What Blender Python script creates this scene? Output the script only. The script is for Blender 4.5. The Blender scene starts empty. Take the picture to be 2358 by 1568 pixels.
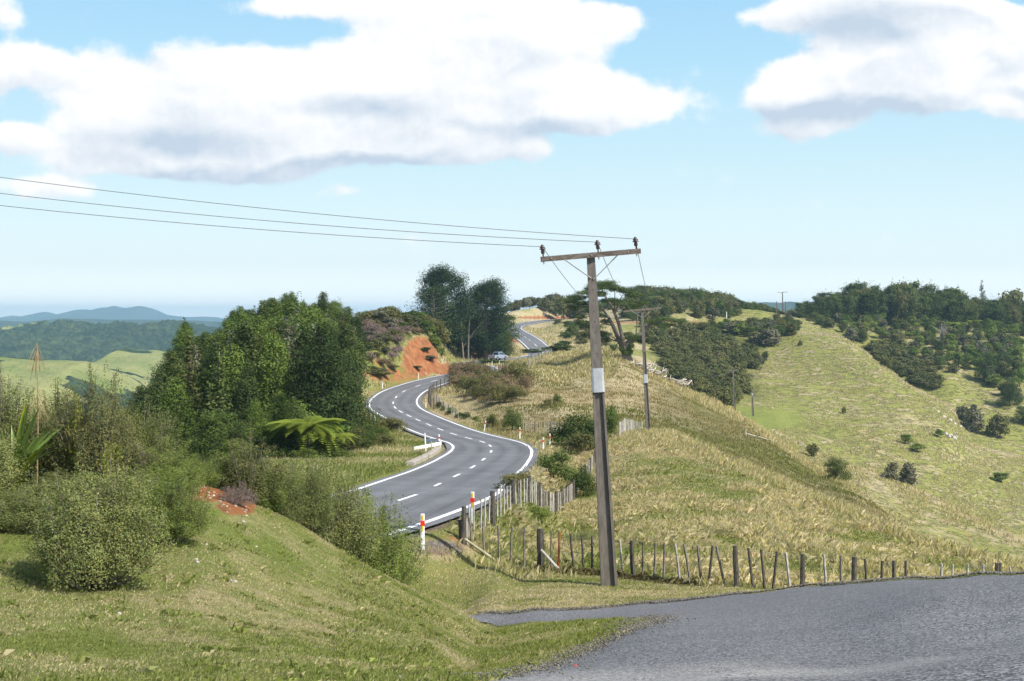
import bpy, math, random
import numpy as np
from mathutils import Vector, Matrix
from mathutils.geometry import delaunay_2d_cdt

# ------------------------------------------------------------------ camera, sky, sun, exposure
F = 3275.0; CX = 1179.0; HY = 730.0           # 50 mm lens expressed in pixels of a 2358 px wide picture
sc = bpy.context.scene
col = sc.collection
cam_d = bpy.data.cameras.new("camera"); cam = bpy.data.objects.new("camera", cam_d); col.objects.link(cam)
cam.location = (0, 0, 0); cam.rotation_euler = (math.radians(90), 0, 0)
cam_d.lens = 50.0; cam_d.sensor_width = 36.0; cam_d.shift_y = -54.0/2358.0
cam_d.clip_start = 0.1; cam_d.clip_end = 60000.0
sc.camera = cam
sc.view_settings.view_transform = 'Standard'; sc.view_settings.look = 'None'
sc.view_settings.exposure = 0.62; sc.view_settings.gamma = 1.0
try: sc.view_settings.use_curve_mapping = False
except Exception: pass
sc.render.engine = 'CYCLES'
sc.cycles.use_denoising = True
sc.cycles.max_bounces = 4; sc.cycles.diffuse_bounces = 2; sc.cycles.glossy_bounces = 2
sc.cycles.transmission_bounces = 2; sc.cycles.transparent_max_bounces = 8; sc.cycles.volume_bounces = 1
sc.cycles.use_adaptive_sampling = True; sc.cycles.adaptive_threshold = 0.02
SUN_AZ = math.radians(126.0)   # clockwise from the view direction (+Y): from the right, behind the camera
SUN_EL = math.radians(47.0)
sd = bpy.data.lights.new("sun", 'SUN'); sun = bpy.data.objects.new("sun", sd); col.objects.link(sun)
sd.energy = 4.6; sd.angle = math.radians(0.5); sd.color = (1.0, 0.95, 0.86)
sdir = Vector((math.sin(SUN_AZ)*math.cos(SUN_EL), math.cos(SUN_AZ)*math.cos(SUN_EL), math.sin(SUN_EL)))
sun.rotation_euler = sdir.to_track_quat('Z', 'Y').to_euler()
sun.location = (60, -20, 60)

class NT:
    """small helper to write node trees"""
    def __init__(s, tree): s.t = tree; s.n = tree.nodes; s.l = tree.links
    def add(s, typ, **kw):
        nd = s.n.new(typ)
        for k, v in kw.items():
            if k.startswith('i_'):
                key = k[2:]
                key = int(key) if key.isdigit() else key.replace('_', ' ')
                s.set(nd, key, v)
            else: setattr(nd, k, v)
        return nd
    def set(s, nd, key, v):
        if isinstance(v, bpy.types.NodeSocket): s.l.new(v, nd.inputs[key])
        else: nd.inputs[key].default_value = v
    def math(s, op, a, b=0.0, clamp=False):
        nd = s.add('ShaderNodeMath', operation=op, use_clamp=clamp); s.set(nd, 0, a); s.set(nd, 1, b); return nd.outputs[0]
    def vmath(s, op, a, b=(0, 0, 0)):
        nd = s.add('ShaderNodeVectorMath', operation=op); s.set(nd, 0, a)
        if b is not None: s.set(nd, 1, b)
        return nd
    def mix(s, f, a, b, mode='MIX'):
        nd = s.add('ShaderNodeMix', data_type='RGBA', blend_type=mode); s.set(nd, 0, f); s.set(nd, 6, a); s.set(nd, 7, b); return nd.outputs[2]
    def noise(s, vec, scale, detail=2.0, rough=0.5, out=0, dist=0.0):
        nd = s.add('ShaderNodeTexNoise'); s.set(nd, 'Vector', vec); nd.inputs['Scale'].default_value = scale
        nd.inputs['Detail'].default_value = detail; nd.inputs['Roughness'].default_value = rough
        nd.inputs['Distortion'].default_value = dist; return nd.outputs[out]
    def ramp(s, f, stops):
        nd = s.add('ShaderNodeValToRGB'); s.set(nd, 0, f); cr = nd.color_ramp
        while len(cr.elements) < len(stops): cr.elements.new(0.5)
        for e, (p, c) in zip(cr.elements, stops): e.position = p; e.color = c if len(c) == 4 else (*c, 1)
        return nd.outputs[0]
    def sstep(s, v, lo, hi, a=0.0, b=1.0):
        nd = s.add('ShaderNodeMapRange', interpolation_type='SMOOTHSTEP'); s.set(nd, 0, v)
        nd.inputs[1].default_value = lo; nd.inputs[2].default_value = hi; nd.inputs[3].default_value = a; nd.inputs[4].default_value = b
        return nd.outputs[0]

world = bpy.data.worlds.new("World"); sc.world = world; world.use_nodes = True
W = NT(world.node_tree); W.n.clear()
sky = W.add('ShaderNodeTexSky', sky_type='NISHITA', sun_disc=False, sun_elevation=SUN_EL, sun_rotation=SUN_AZ,
            altitude=200.0, air_density=1.0, dust_density=1.2, ozone_density=1.6)
# clouds: shapes laid out by direction (east-west and height above the horizon), broken up by fractal noise
def cloud_group(ells):
    g = bpy.data.node_groups.new("cloud_density", 'ShaderNodeTree')
    g.interface.new_socket("uv", in_out='INPUT', socket_type='NodeSocketVector')
    g.interface.new_socket("density", in_out='OUTPUT', socket_type='NodeSocketFloat')
    G = NT(g); gi = G.add('NodeGroupInput'); go = G.add('NodeGroupOutput'); uv = gi.outputs[0]
    nz = G.noise(uv, 5.0, 5.0, 0.55, out=1)
    w = G.vmath('SUBTRACT', nz, (0.5, 0.5, 0.5)).outputs[0]
    w = G.vmath('MULTIPLY', w, (0.10, 0.07, 0)).outputs[0]
    p = G.vmath('ADD', uv, w).outputs[0]
    tot = None
    for (x, y, rx, ry, amp) in ells:
        c = ((x-CX)/F, (HY-y)/F, 0)
        q = G.vmath('SUBTRACT', p, c).outputs[0]
        q = G.vmath('MULTIPLY', q, (F/rx, F/ry, 0)).outputs[0]
        l = G.vmath('LENGTH', q, None).outputs[1]
        v = G.sstep(l, 0.15, 1.25, amp, 0.0)
        tot = v if tot is None else G.math('ADD', tot, v)
    tot = G.math('MINIMUM', tot, 1.25)
    f1 = G.noise(uv, 15.0, 12.0, 0.63)
    f1 = G.math('SUBTRACT', f1, 0.5)
    vo = G.add('ShaderNodeTexVoronoi', feature='SMOOTH_F1'); G.l.new(G.vmath('ADD', p, G.vmath('MULTIPLY', G.vmath('SUBTRACT', G.noise(uv, 30., 4., .6, out=1), (.5, .5, .5)).outputs[0], (.02, .02, 0)).outputs[0]).outputs[0], vo.inputs['Vector']); vo.inputs['Scale'].default_value = 22.0; vo.inputs['Smoothness'].default_value = .6
    f1 = G.math('SUBTRACT', f1, G.math('MULTIPLY', G.math('SUBTRACT', vo.outputs['Distance'], .4), .38))
    d = G.math('ADD', tot, G.math('MULTIPLY', f1, 1.15))
    W2 = G.vmath('MULTIPLY', uv, (1.0, 2.6, 0)).outputs[0]
    wisp = G.math('SUBTRACT', G.noise(W2, 9.0, 6.0, 0.6), 0.60)
    d = G.math('ADD', d, G.math('MULTIPLY', wisp, 0.5))
    G.l.new(d, go.inputs[0])
    return g
ELL = [(380,230,330,150,1.0),(760,260,420,150,1.0),(1080,170,380,170,1.0),(620,345,300,70,.8),(300,355,220,55,.7),(1350,240,290,75,1.0),
       (1180,60,300,110,.9),(900,330,330,50,.7),(60,140,150,60,.65),(50,310,110,40,.6),(700,30,330,50,.5),(120,430,190,38,.45),
       (1980,200,300,100,1.0),(2130,160,210,110,.9),(2020,30,330,90,.95),(2250,60,240,90,.95),(1720,55,170,40,.32),(1835,225,120,38,.5),
       (1880,290,150,40,.5),(2290,250,80,40,.6),(2350,190,60,40,.5),(1450,60,90,60,.45),(0,20,80,80,.5),(1580,175,130,30,.22),(1220,340,80,35,.4),
       (830,450,110,20,.28),(2500,150,260,120,.7),(-200,200,250,150,.7)]
cg = cloud_group(ELL)
tc = W.add('ShaderNodeTexCoord')
sep = W.add('ShaderNodeSeparateXYZ'); W.l.new(tc.outputs['Generated'], sep.inputs[0])
yy = W.math('MAXIMUM', W.math('ABSOLUTE', sep.outputs[1]), 0.05)
cmb = W.add('ShaderNodeCombineXYZ'); W.set(cmb, 0, W.math('DIVIDE', sep.outputs[0], yy)); W.set(cmb, 1, W.math('DIVIDE', sep.outputs[2], yy))
uv = cmb.outputs[0]
g1 = W.add('ShaderNodeGroup'); g1.node_tree = cg; W.l.new(uv, g1.inputs[0])
g2 = W.add('ShaderNodeGroup'); g2.node_tree = cg; W.l.new(W.vmath('ADD', uv, (0.012, 0.026, 0)).outputs[0], g2.inputs[0])
dens = g1.outputs[0]
alpha = W.sstep(dens, 0.10, 0.40)
g3 = W.add('ShaderNodeGroup'); g3.node_tree = cg; W.l.new(W.vmath('ADD', uv, (0.0035, 0.0065, 0)).outputs[0], g3.inputs[0])
relief = W.math('SUBTRACT', g3.outputs[0], dens)
above = W.sstep(g2.outputs[0], 0.15, 1.25)
und = W.math('SUBTRACT', above, W.math('MULTIPLY', W.sstep(dens, 0.45, 1.7), 0.9))
bil = W.math('SUBTRACT', W.noise(uv, 9.0, 5.0, 0.55, dist=.3), 0.47)
def spot(x, y, rx, ry):
    q = W.vmath('SUBTRACT', uv, ((x-CX)/F, (HY-y)/F, 0)).outputs[0]
    wv = W.vmath('SUBTRACT', W.noise(uv, 10.0, 4.0, 0.6, out=1), (.5, .5, .5)).outputs[0]
    q = W.vmath('ADD', q, W.vmath('MULTIPLY', wv, (.07, .03, 0)).outputs[0]).outputs[0]
    q = W.vmath('MULTIPLY', q, (F/rx, F/ry, 0)).outputs[0]
    return W.sstep(W.vmath('LENGTH', q, None).outputs[1], 0.0, 1.15, 1.0, 0.0)
base = W.math('ADD', W.math('ADD', spot(370,345,330,52), spot(830,252,230,42)), W.math('ADD', spot(2080,45,360,85), spot(1920,262,240,42)))
base = W.math('ADD', base, W.math('MULTIPLY', W.math('ADD', spot(800,320,800,70), spot(560,140,330,60)), 0.3))
shade = W.math('ADD', W.math('MULTIPLY', und, 0.30, clamp=True), W.math('MULTIPLY', base, 0.72))
shade = W.math('ADD', shade, W.math('MULTIPLY', relief, 1.15))
shade = W.math('ADD', shade, W.math('MULTIPLY', bil, 1.2), clamp=True)
ccol = W.mix(shade, (7.0, 7.0, 7.05, 1), (3.8, 4.5, 5.35, 1))
el = sep.outputs[2]
low = W.ramp(W.math('DIVIDE', el, 0.30), [(0.0, (1.0, 1.0, .95)), (.05, (.84, .87, .83)), (.12, (.60, .69, .70)), (.35, (.44, .60, .66)), (.60, (.31, .52, .66)), (1.0, (.18, .38, .62))])
low = W.vmath('MULTIPLY', low, (10, 10, 10)).outputs[0]
skyc = W.mix(W.sstep(el, 0.22, 0.5, 0.9, 0.0), sky.outputs[0], low)
final = W.mix(alpha, skyc, ccol)
bg = W.add('ShaderNodeBackground'); W.l.new(final, bg.inputs[0]); bg.inputs[1].default_value = 0.1
out = W.add('ShaderNodeOutputWorld'); W.l.new(bg.outputs[0], out.inputs[0])

# ------------------------------------------------------------------ helpers
def tag(o, label=None, cat=None, group=None, kind=None):
    if label: o['label'] = label
    if cat: o['category'] = cat
    if group: o['group'] = group
    if kind: o['kind'] = kind
    return o
def link(name, me, parent=None, loc=None):
    o = bpy.data.objects.new(name, me); col.objects.link(o)
    if parent is not None: o.parent = parent
    if loc is not None: o.location = loc
    return o
def empty(name, loc=(0, 0, 0), rz=0.0):
    o = bpy.data.objects.new(name, None); col.objects.link(o); o.location = loc; o.rotation_euler = (0, 0, rz); o.empty_display_size = .2; return o
def mesh_np(name, V, Q, mat=None, tint=None, smooth=False, attrs=None):
    V = np.asarray(V, np.float32).reshape(-1, 3); Q = np.asarray(Q, np.int32); k = Q.shape[1]; m = len(Q)
    me = bpy.data.meshes.new(name)
    me.vertices.add(len(V)); me.vertices.foreach_set('co', V.ravel())
    me.loops.add(m*k); me.loops.foreach_set('vertex_index', Q.ravel())
    me.polygons.add(m); me.polygons.foreach_set('loop_start', np.arange(0, m*k, k, dtype=np.int32))
    try: me.polygons.foreach_set('loop_total', np.full(m, k, np.int32))
    except Exception: pass
    if smooth: me.polygons.foreach_set('use_smooth', np.ones(m, bool))
    if tint is not None:
        a = me.color_attributes.new('tint', 'FLOAT_COLOR', 'POINT')
        c = np.ones((len(V), 4), np.float32); c[:, :tint.shape[1]] = tint; a.data.foreach_set('color', c.ravel())
    for nm, arr in (attrs or {}).items():
        a = me.color_attributes.new(nm, 'FLOAT_COLOR', 'POINT')
        c = np.ones((len(V), 4), np.float32); c[:, :arr.shape[1]] = arr; a.data.foreach_set('color', c.ravel())
    me.update(calc_edges=True); me.validate()
    if mat: me.materials.append(mat)
    return me
class MB:
    """collects simple solids and writes them as one mesh"""
    def __init__(s): s.v = []; s.f = []
    def raw(s, vs, fs):
        b = len(s.v); s.v += [tuple(v) for v in vs]; s.f += [tuple(b+i for i in f) for f in fs]
    def box(s, c, size, rot=None, taper=1.0, bevel=0.0):
        sx, sy, sz = [x/2 for x in size]; vs = []
        for z in (-sz, sz):
            t = taper if z > 0 else 1.0
            for x, y in ((-sx, -sy), (sx, -sy), (sx, sy), (-sx, sy)): vs.append(Vector((x*t, y*t, z)))
        if rot is not None: vs = [rot @ v for v in vs]
        vs = [v + Vector(c) for v in vs]
        s.raw(vs, [(0, 3, 2, 1), (4, 5, 6, 7), (0, 1, 5, 4), (1, 2, 6, 5), (2, 3, 7, 6), (3, 0, 4, 7)])
    def prism(s, a, b, prof_a, prof_b, xdir=None):
        """profile (list of x,y) swept from a to b"""
        a = Vector(a); b = Vector(b); d = (b-a).normalized()
        x = Vector(xdir) if xdir else (Vector((0, 0, 1)).cross(d) if abs(d.z) < .9 else Vector((1, 0, 0)))
        x = (x - d*x.dot(d)).normalized(); y = d.cross(x)
        n = len(prof_a)
        vs = [a + x*p[0] + y*p[1] for p in prof_a] + [b + x*p[0] + y*p[1] for p in prof_b]
        s.raw(vs, [tuple(reversed(range(n))), tuple(range(n, 2*n))] + [(i, (i+1) % n, n+(i+1) % n, n+i) for i in range(n)])
    def tube(s, pts, rad, n=8, cap=True):
        pts = [Vector(p) for p in pts]; k = len(pts)
        rad = rad if hasattr(rad, '__len__') else [rad]*k
        up = Vector((0, 0, 1)); vs = []; px = None
        for i, p in enumerate(pts):
            d = (pts[min(i+1, k-1)] - pts[max(i-1, 0)]).normalized()
            if px is None: px = d.orthogonal().normalized()
            px = (px - d*px.dot(d)).normalized(); y = d.cross(px)
            for j in range(n):
                a = 2*math.pi*j/n; vs.append(p + (px*math.cos(a) + y*math.sin(a))*rad[i])
        fs = [(i*n+j, i*n+(j+1) % n, (i+1)*n+(j+1) % n, (i+1)*n+j) for i in range(k-1) for j in range(n)]
        if cap: fs += [tuple(reversed(range(n))), tuple((k-1)*n+j for j in range(n))]
        s.raw(vs, fs)
    def lathe(s, prof, c=(0, 0, 0), n=14):
        vs = []; c = Vector(c)
        for r, z in prof:
            for j in range(n):
                a = 2*math.pi*j/n; vs.append(c + Vector((r*math.cos(a), r*math.sin(a), z)))
        k = len(prof)
        fs = [(i*n+j, i*n+(j+1) % n, (i+1)*n+(j+1) % n, (i+1)*n+j) for i in range(k-1) for j in range(n)]
        fs += [tuple(reversed(range(n))), tuple((k-1)*n+j for j in range(n))]
        s.raw(vs, fs)
    def mesh(s, name, mat, smooth=False):
        me = bpy.data.meshes.new(name); me.from_pydata(s.v, [], s.f); me.update()
        if smooth: me.polygons.foreach_set('use_smooth', np.ones(len(me.polygons), bool))
        if mat: me.materials.append(mat)
        return me
    def build(s, name, mat, parent=None, smooth=False, loc=None): return link(name, s.mesh(name, mat, smooth), parent, loc)
def vnoise(x, y, seed=0):
    """smooth value noise, numpy"""
    xi = np.floor(x).astype(np.int64); yi = np.floor(y).astype(np.int64); fx = x-xi; fy = y-yi
    fx = fx*fx*(3-2*fx); fy = fy*fy*(3-2*fy)
    def h(a, b):
        n = (a*374761393 + b*668265263 + seed*1442695041) & 0xffffffff
        n = ((n ^ (n >> 13))*1274126177) & 0xffffffff
        return ((n ^ (n >> 16)) & 0xffff)/65535.0
    return (h(xi, yi)*(1-fx)+h(xi+1, yi)*fx)*(1-fy) + (h(xi, yi+1)*(1-fx)+h(xi+1, yi+1)*fx)*fy
def fbm(x, y, oct=4, seed=0):
    t = 0; a = .5; s = 0
    for i in range(oct):
        t = t + a*vnoise(x*2**i+17.3*i, y*2**i-9.1*i, seed+i); s += a; a *= .5
    return t/s
def pchip_slopes(x, y):
    h = np.diff(x, axis=0)
    if y.ndim > 1: h = h[:, None]
    dl = np.diff(y, axis=0)/h
    m = np.zeros_like(y)
    w1 = 2*h[1:]+h[:-1]; w2 = h[1:]+2*h[:-1]; s = dl[:-1]*dl[1:] > 0
    with np.errstate(divide='ignore', invalid='ignore'):
        hm = (w1+w2)/(w1/dl[:-1]+w2/dl[1:])
    m[1:-1] = np.where(s, hm, 0); m[0] = dl[0]; m[-1] = dl[-1]; return m
def pchip(x, y, xq):
    x = np.asarray(x, float); y = np.asarray(y, float); m = pchip_slopes(x, y)
    i = np.clip(np.searchsorted(x, xq)-1, 0, len(x)-2); h = x[i+1]-x[i]; t = np.clip((xq-x[i])/h, 0, 1)
    sh = (slice(None),)+(None,)*(y.ndim-1); t = t[sh] if y.ndim > 1 else t; h = h[sh] if y.ndim > 1 else h
    return y[i]*(1+2*t)*(1-t)**2 + m[i]*h*t*(1-t)**2 + y[i+1]*t*t*(3-2*t) + m[i+1]*h*t*t*(t-1)
def smooth01(t): t = np.clip(t, 0, 1); return t*t*(3-2*t)

# ------------------------------------------------------------------ lie of the land
# columns of (distance, height): a value above 100 is the picture row where that spot of ground is seen
COLS = {
 0:   [(3,-1.7),(8,-2.3),(11,-2.75),(17,-3.1),(21,-3.05),(25,-2.8),(33,-5),(45,-8),(65,-12),(90,-17),(110,-21),(125,-24),(140,-27),(190,-36),(240,-44),(280,-50),(310,-55),(360,-62),(410,-68),(440,-72),(480,-76),(520,-80),(620,-90)],
 250: [(3,-1.7),(8,-2.25),(11,-2.75),(17,-3.25),(21,-3.1),(25,-2.9),(32,-5),(45,-7),(65,-10),(90,-13),(110,-14),(125,-15),(140,-16),(190,-19),(240,-26),(280,-32),(310,-37),(360,-46),(410,-53),(440,-58),(480,-63),(520,-68),(620,-80)],
 450: [(3,-1.7),(8,-2.25),(11,-2.75),(17,-3.3),(21,-3.2),(25,-3.0),(31,-5),(45,-6.5),(65,-8),(90,-9.6),(110,-10),(125,-9.8),(140,-9),(190,-5.5),(240,-9),(280,-16),(310,-22),(360,-32),(410,-40),(440,-45),(480,-50),(520,-56),(620,-70)],
 640: [(3,-1.7),(8,-2.2),(11,-2.75),(17,-3.6),(21,-3.75),(26,1190),(31,-5.2),(45,-6.2),(65,-7.1),(90,-8.8),(110,-9.6),(125,-9),(140,-8),(190,-3.5),(240,-6),(280,-12),(310,-16),(360,-24),(410,-30),(440,-35),(480,-40),(520,-46),(620,-60)],
 860: [(3,-1.7),(8,-2.2),(11,-2.8),(17,-3.9),(22,-4.4),(27,1310),(32,-6.5),(45,-6),(65,-7.3),(90,-8.9),(110,-9.6),(125,-10.2),(140,-10.3),(185,-8.5),(220,-1.0),(250,-1.5),(290,-6),(360,-16),(410,-22),(440,-26),(480,-30),(520,-36),(620,-50)],
 1000:[(3,-1.7),(8,-2.2),(11,-2.8),(17,-4.1),(23,-4.9),(28,1380),(33,-6.8),(48,-6.3),(65,-7.2),(90,-9),(115,-10.2),(135,-10.3),(160,-9.9),(200,-9.1),(235,-2.5),(265,-1.5),(300,-5),(360,-8),(410,-12),(440,-16),(480,-20),(520,-25),(620,-40)],
 1060:[(3,-1.7),(8,-2.2),(11,-2.8),(17,-4.3),(23,-5.1),(28.5,1408),(33,-6.85),(48,-6.6),(64,-7.3),(90,-9),(114,-10.1),(132,-10.3),(155,-9.9),(200,-9.0),(235,-8.2),(265,-8.5),(300,-8.7),(345,795),(405,-6),(435,-8),(470,-10),(510,-13),(620,-30)],
 1130:[(3,-1.7),(8,-2.2),(11,-2.8),(18,-4.4),(24,-5.4),(29,1437),(34,-6.6),(48,-7.2),(62,-8.0),(90,-9.2),(112,-9.9),(125,-10.3),(150,935),(200,868),(240,-8.7),(270,-9.2),(310,-9.0),(345,797),(400,757),(430,-3.4),(460,-2.4),(500,-1),(620,-15)],
 1210:[(3,-1.7),(8,-2.2),(11,-2.8),(18,-4.3),(24,-5.3),(30,-6.25),(36,-6.9),(48,-7.6),(62,-8.8),(86,-9.3),(108,-9.7),(124,-10.2),(148,935),(205,848),(240,-8),(275,-8.6),(320,-8.8),(360,-6.2),(415,-4.6),(450,-2.5),(490,-1.0),(525,712),(620,-10)],
 1300:[(3,-1.7),(8,-2.2),(11,-2.8),(18,-4.2),(24,-5.2),(31,-6.4),(37,-6.9),(47,-7.6),(62,-8.8),(80,-9.6),(102,-9.8),(120,-9.6),(150,925),(235,822),(262,-6.2),(292,-7.5),(330,-7.5),(368,785),(430,745),(470,-1),(505,727),(540,700),(620,-8)],
 1400:[(3,-1.65),(8,-2.2),(11,-2.8),(17,-3.9),(24,-5.1),(32,-6.5),(37,-6.9),(47,-7.5),(62,-8.5),(82,-9.2),(105,-9.0),(120,-9.6),(150,928),(232,806),(256,-6.8),(286,-10),(320,-10),(365,785),(420,740),(450,1),(480,713),(520,5),(620,-10)],
 1500:[(3,-1.65),(8,-2.2),(11,-2.8),(17,-3.75),(24,-5.0),(33,-6.55),(37,-6.9),(47,-7.4),(62,1160),(82,1070),(106,992),(118,-9.6),(140,960),(213,858),(240,-14),(280,-15),(310,860),(360,800),(410,745),(435,2),(470,700),(510,2),(620,-12)],
 1700:[(3,-1.6),(8,-2.1),(11,-2.7),(17,-3.7),(24,-4.85),(32,-6.2),(36,-6.8),(46,1270),(58,1187),(72,1115),(85,1062),(100,-13),(130,1048),(195,954),(240,-19),(280,960),(320,900),(360,840),(410,760),(430,-2),(450,0),(470,712),(620,-15)],
 1900:[(3,-1.6),(8,-2.1),(11,-2.7),(17,-3.6),(23,-4.45),(30,-5.66),(35,-7.0),(43,1295),(52,1237),(61,1190),(70,1150),(85,-14),(110,-15),(160,1088),(190,-21),(225,1050),(255,1040),(330,900),(400,768),(420,-6),(455,-3),(490,737),(620,-15)],
 2100:[(3,-1.55),(8,-2.05),(11,-2.6),(16,-3.2),(22,-4.1),(28,-5.15),(34.5,-7.0),(40,1325),(45,1297),(50,1270),(55,1242),(65,-13),(85,-14.5),(115,1228),(150,-24),(205,1126),(235,-29),(290,1000),(345,888),(375,-25),(440,800),(500,745),(620,-20)],
 2195:[(3,-1.55),(8,-2.0),(11,-2.55),(16,-3.1),(21,-3.9),(27,-4.93),(34.5,-7.1),(38.5,-7.3),(42,1322),(46,1300),(50,1272),(60,-12.6),(76,-14),(105,1264),(140,-25),(194,1168),(222,-31),(280,1060),(335,942),(355,-28),(425,830),(490,750),(620,-18)],
 2230:[(3,-1.55),(8,-2.0),(11,-2.55),(16,-3.1),(21,-3.85),(26.8,-4.88),(34.5,-7.1),(38.2,-7.25),(41.5,1325),(45,1303),(49,1282),(59,-12.5),(74,-13.8),(102,1275),(138,-25.3),(191,1184),(220,-32),(280,1085),(328,1017),(350,-31),(420,850),(488,752),(620,-17)],
 2358:[(3,-1.5),(8,-1.95),(11,-2.45),(16,-3.0),(20,-3.65),(26,-4.7),(34.5,-7.2),(37,-7.3),(40,-7.5),(43,-7.8),(46,1312),(55,-12),(70,-12.5),(95,1302),(130,-26),(180,1237),(215,-34),(280,1130),(320,1053),(345,-35),(400,900),(480,765),(620,-15)],
 3000:[(3,-1.4),(8,-1.8),(11,-2.2),(16,-2.7),(20,-3.2),(25,-4.2),(34,-7.2),(37,-7.4),(40,-7.7),(43,-8),(46,-8.6),(55,-12.5),(70,-14),(95,-18),(130,-27),(180,-33),(215,-38),(280,-40),(320,-42),(345,-42),(400,-25),(480,-5),(620,-10)],
}
KP = sorted(COLS); NK = 23
kd = np.array([[np.log(d) for d, _ in COLS[p]] for p in KP])
kz = np.array([[(v if v < 100 else -(v-HY)/F*d) for d, v in COLS[p]] for p in KP])
assert (np.diff(kd, axis=1) > 0).all()
PXG = np.concatenate([np.arange(-1700, -100, 50.), np.arange(-100, 2460, 5.), np.arange(2460, 4001, 50.)])
LG = np.concatenate([np.arange(math.log(3.2), math.log(640), 0.0085), np.linspace(math.log(645), math.log(1500), 14)])
DG = np.exp(LG)
LD = pchip(KP, kd, PXG); LZ = pchip(KP, kz, PXG)                # (npx, K)
def loft():
    n = len(PXG); Z = np.zeros((n, len(LG))); KI = np.zeros_like(Z)
    for i in range(n):
        x = LD[i]; y = LZ[i]; q = np.clip(LG, x[0], x[-1]); Z[i] = pchip(x, y, q)
        j = np.clip(np.searchsorted(x, q)-1, 0, NK-2); KI[i] = j + (q-x[j])/(x[j+1]-x[j])
        far = LG > x[-1]; Z[i, far] = y[-1] - (DG[far]-620)*0.18
    return Z, KI
GZ, GK = loft()
GX = (PXG[:, None]-CX)/F*DG[None, :]; GY = np.broadcast_to(DG[None, :], GX.shape)

# main road centre line: (px, py, z) -> world
RC = [(947,1144,-6.2),(1006,1117,-6.9),(1052,1095,-7.5),(1088,1076,-8.0),(1114,1057.5,-8.5),(1131,1040,-9.0),(1130,1027,-9.4),(1110,1017,-9.7),
      (1078,1009,-9.95),(1046,1000,-10.1),(1015,989.5,-10.2),(987,978,-10.25),(962,967,-10.25),(942,957.7,-10.2),(922.6,948,-10.15),(909,938.6,-10.05),
      (905,927,-9.9),(911.7,914.8,-9.75),(930,901,-9.55),(961.6,888.7,-9.3),(1000,877,-9.05),(1043,867,-8.8),(1083,859.6,-8.6),(1108,852.5,-8.6),
      (1101,844,-8.8),(1077,839.5,-9.0),(1077.5,836.5,-9.1),(1098.8,833.3,-9.15),(1135,829,-9.2),(1185,826.5,-9.2),(1228,822,-9.0),(1250,813,-8.5),(1241,801.7,-7.7),
      (1223.5,786,-6.2),(1209,776,-5.3),(1197,769,-4.6),(1185,762,-3.95),(1178.4,755,-3.2),(1187,750,-2.7),(1210,745,-2.15),(1240,740,-1.5),(1280,736,-0.95),(1335,732.4,-0.4)]
def unproj(px, py, z): d = -z*F/(py-HY); return ((px-CX)/F*d, d, z)
rpts = [(-46.0, 14.0, -6.6), (-33.0, 18.5, -6.4), (-21.0, 24.0, -6.2), (-12.5, 31.0, -6.35), (-6.4, 38.5, -5.9)] + [unproj(*p) for p in RC]
rpts += [(34.0, 575.0, 0.2)]
def catmull(P, step=1.0):
    P = np.array(P, float); out = []
    for i in range(len(P)-1):
        p0 = P[max(i-1, 0)]; p1 = P[i]; p2 = P[i+1]; p3 = P[min(i+2, len(P)-1)]
        n = max(2, int(np.linalg.norm(p2-p1)/step))
        for t in np.arange(n)/n:
            out.append(.5*((2*p1)+(-p0+p2)*t+(2*p0-5*p1+4*p2-p3)*t*t+(-p0+3*p1-3*p2+p3)*t**3))
    out.append(P[-1]); return np.array(out)
RP = catmull(rpts, 1.0)
for _ in range(6):                                              # smooth
    RP[1:-1] = .25*RP[:-2]+.5*RP[1:-1]+.25*RP[2:]
seg = np.linalg.norm(np.diff(RP[:, :2], axis=0), axis=1); RS = np.concatenate([[0], np.cumsum(seg)])
s_even = np.arange(0, RS[-1], 0.8)
RP = np.stack([np.interp(s_even, RS, RP[:, k]) for k in range(3)], 1); RS = s_even
RT = np.gradient(RP[:, :2], axis=0); RT /= np.linalg.norm(RT, axis=1)[:, None]; RN = np.stack([RT[:, 1], -RT[:, 0]], 1)   # RN points right
HWL = np.full(len(RS), 2.75); HWR = np.full(len(RS), 2.75)
def near_road(X, Y):
    P = np.stack([X.ravel(), Y.ravel()], 1); dist = np.full(len(P), 1e9); zz = np.zeros(len(P)); side = np.zeros(len(P)); ss = np.zeros(len(P))
    for a in range(0, len(P), 40000):
        p = P[a:a+40000]; D = (p[:, None, 0]-RP[None, ::2, 0])**2 + (p[:, None, 1]-RP[None, ::2, 1])**2
        i = D.argmin(1)*2; v = p-RP[i, :2]
        along = (v*RT[i]).sum(1); lat = (v*RN[i]).sum(1)
        dist[a:a+40000] = np.sqrt(D.min(1)); side[a:a+40000] = lat
        zz[a:a+40000] = np.interp(RS[i]+along, RS, RP[:, 2]); ss[a:a+40000] = RS[i]+along
    sh = X.shape; return dist.reshape(sh), zz.reshape(sh), side.reshape(sh), ss.reshape(sh)
RDist, RZ, RSide, RSs = near_road(GX, np.ascontiguousarray(GY))
amp = np.clip(GY*0.0022, 0.015, .5)
bump = (fbm(GX/3.0, GY/3.0, 4, 3)-.5)*amp*1.3 + (fbm(GX/14., GY/14., 3, 9)-.5)*amp*2.2
GZ = GZ + bump*smooth01((GY-9)/10)
cutw = np.where((RSide < 0) & (GY > 178) & (GY < 300), 5.0, 7.5)
cutw = np.where(RSide < 0, 2.6+(cutw-2.6)*smooth01((GY-44)/26), 1.9+(cutw-1.9)*smooth01((GY-85)/45))
wroad = smooth01((RDist-np.where((RSide > 0) & (GY < 100), 3.35, 3.7))/cutw)
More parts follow.
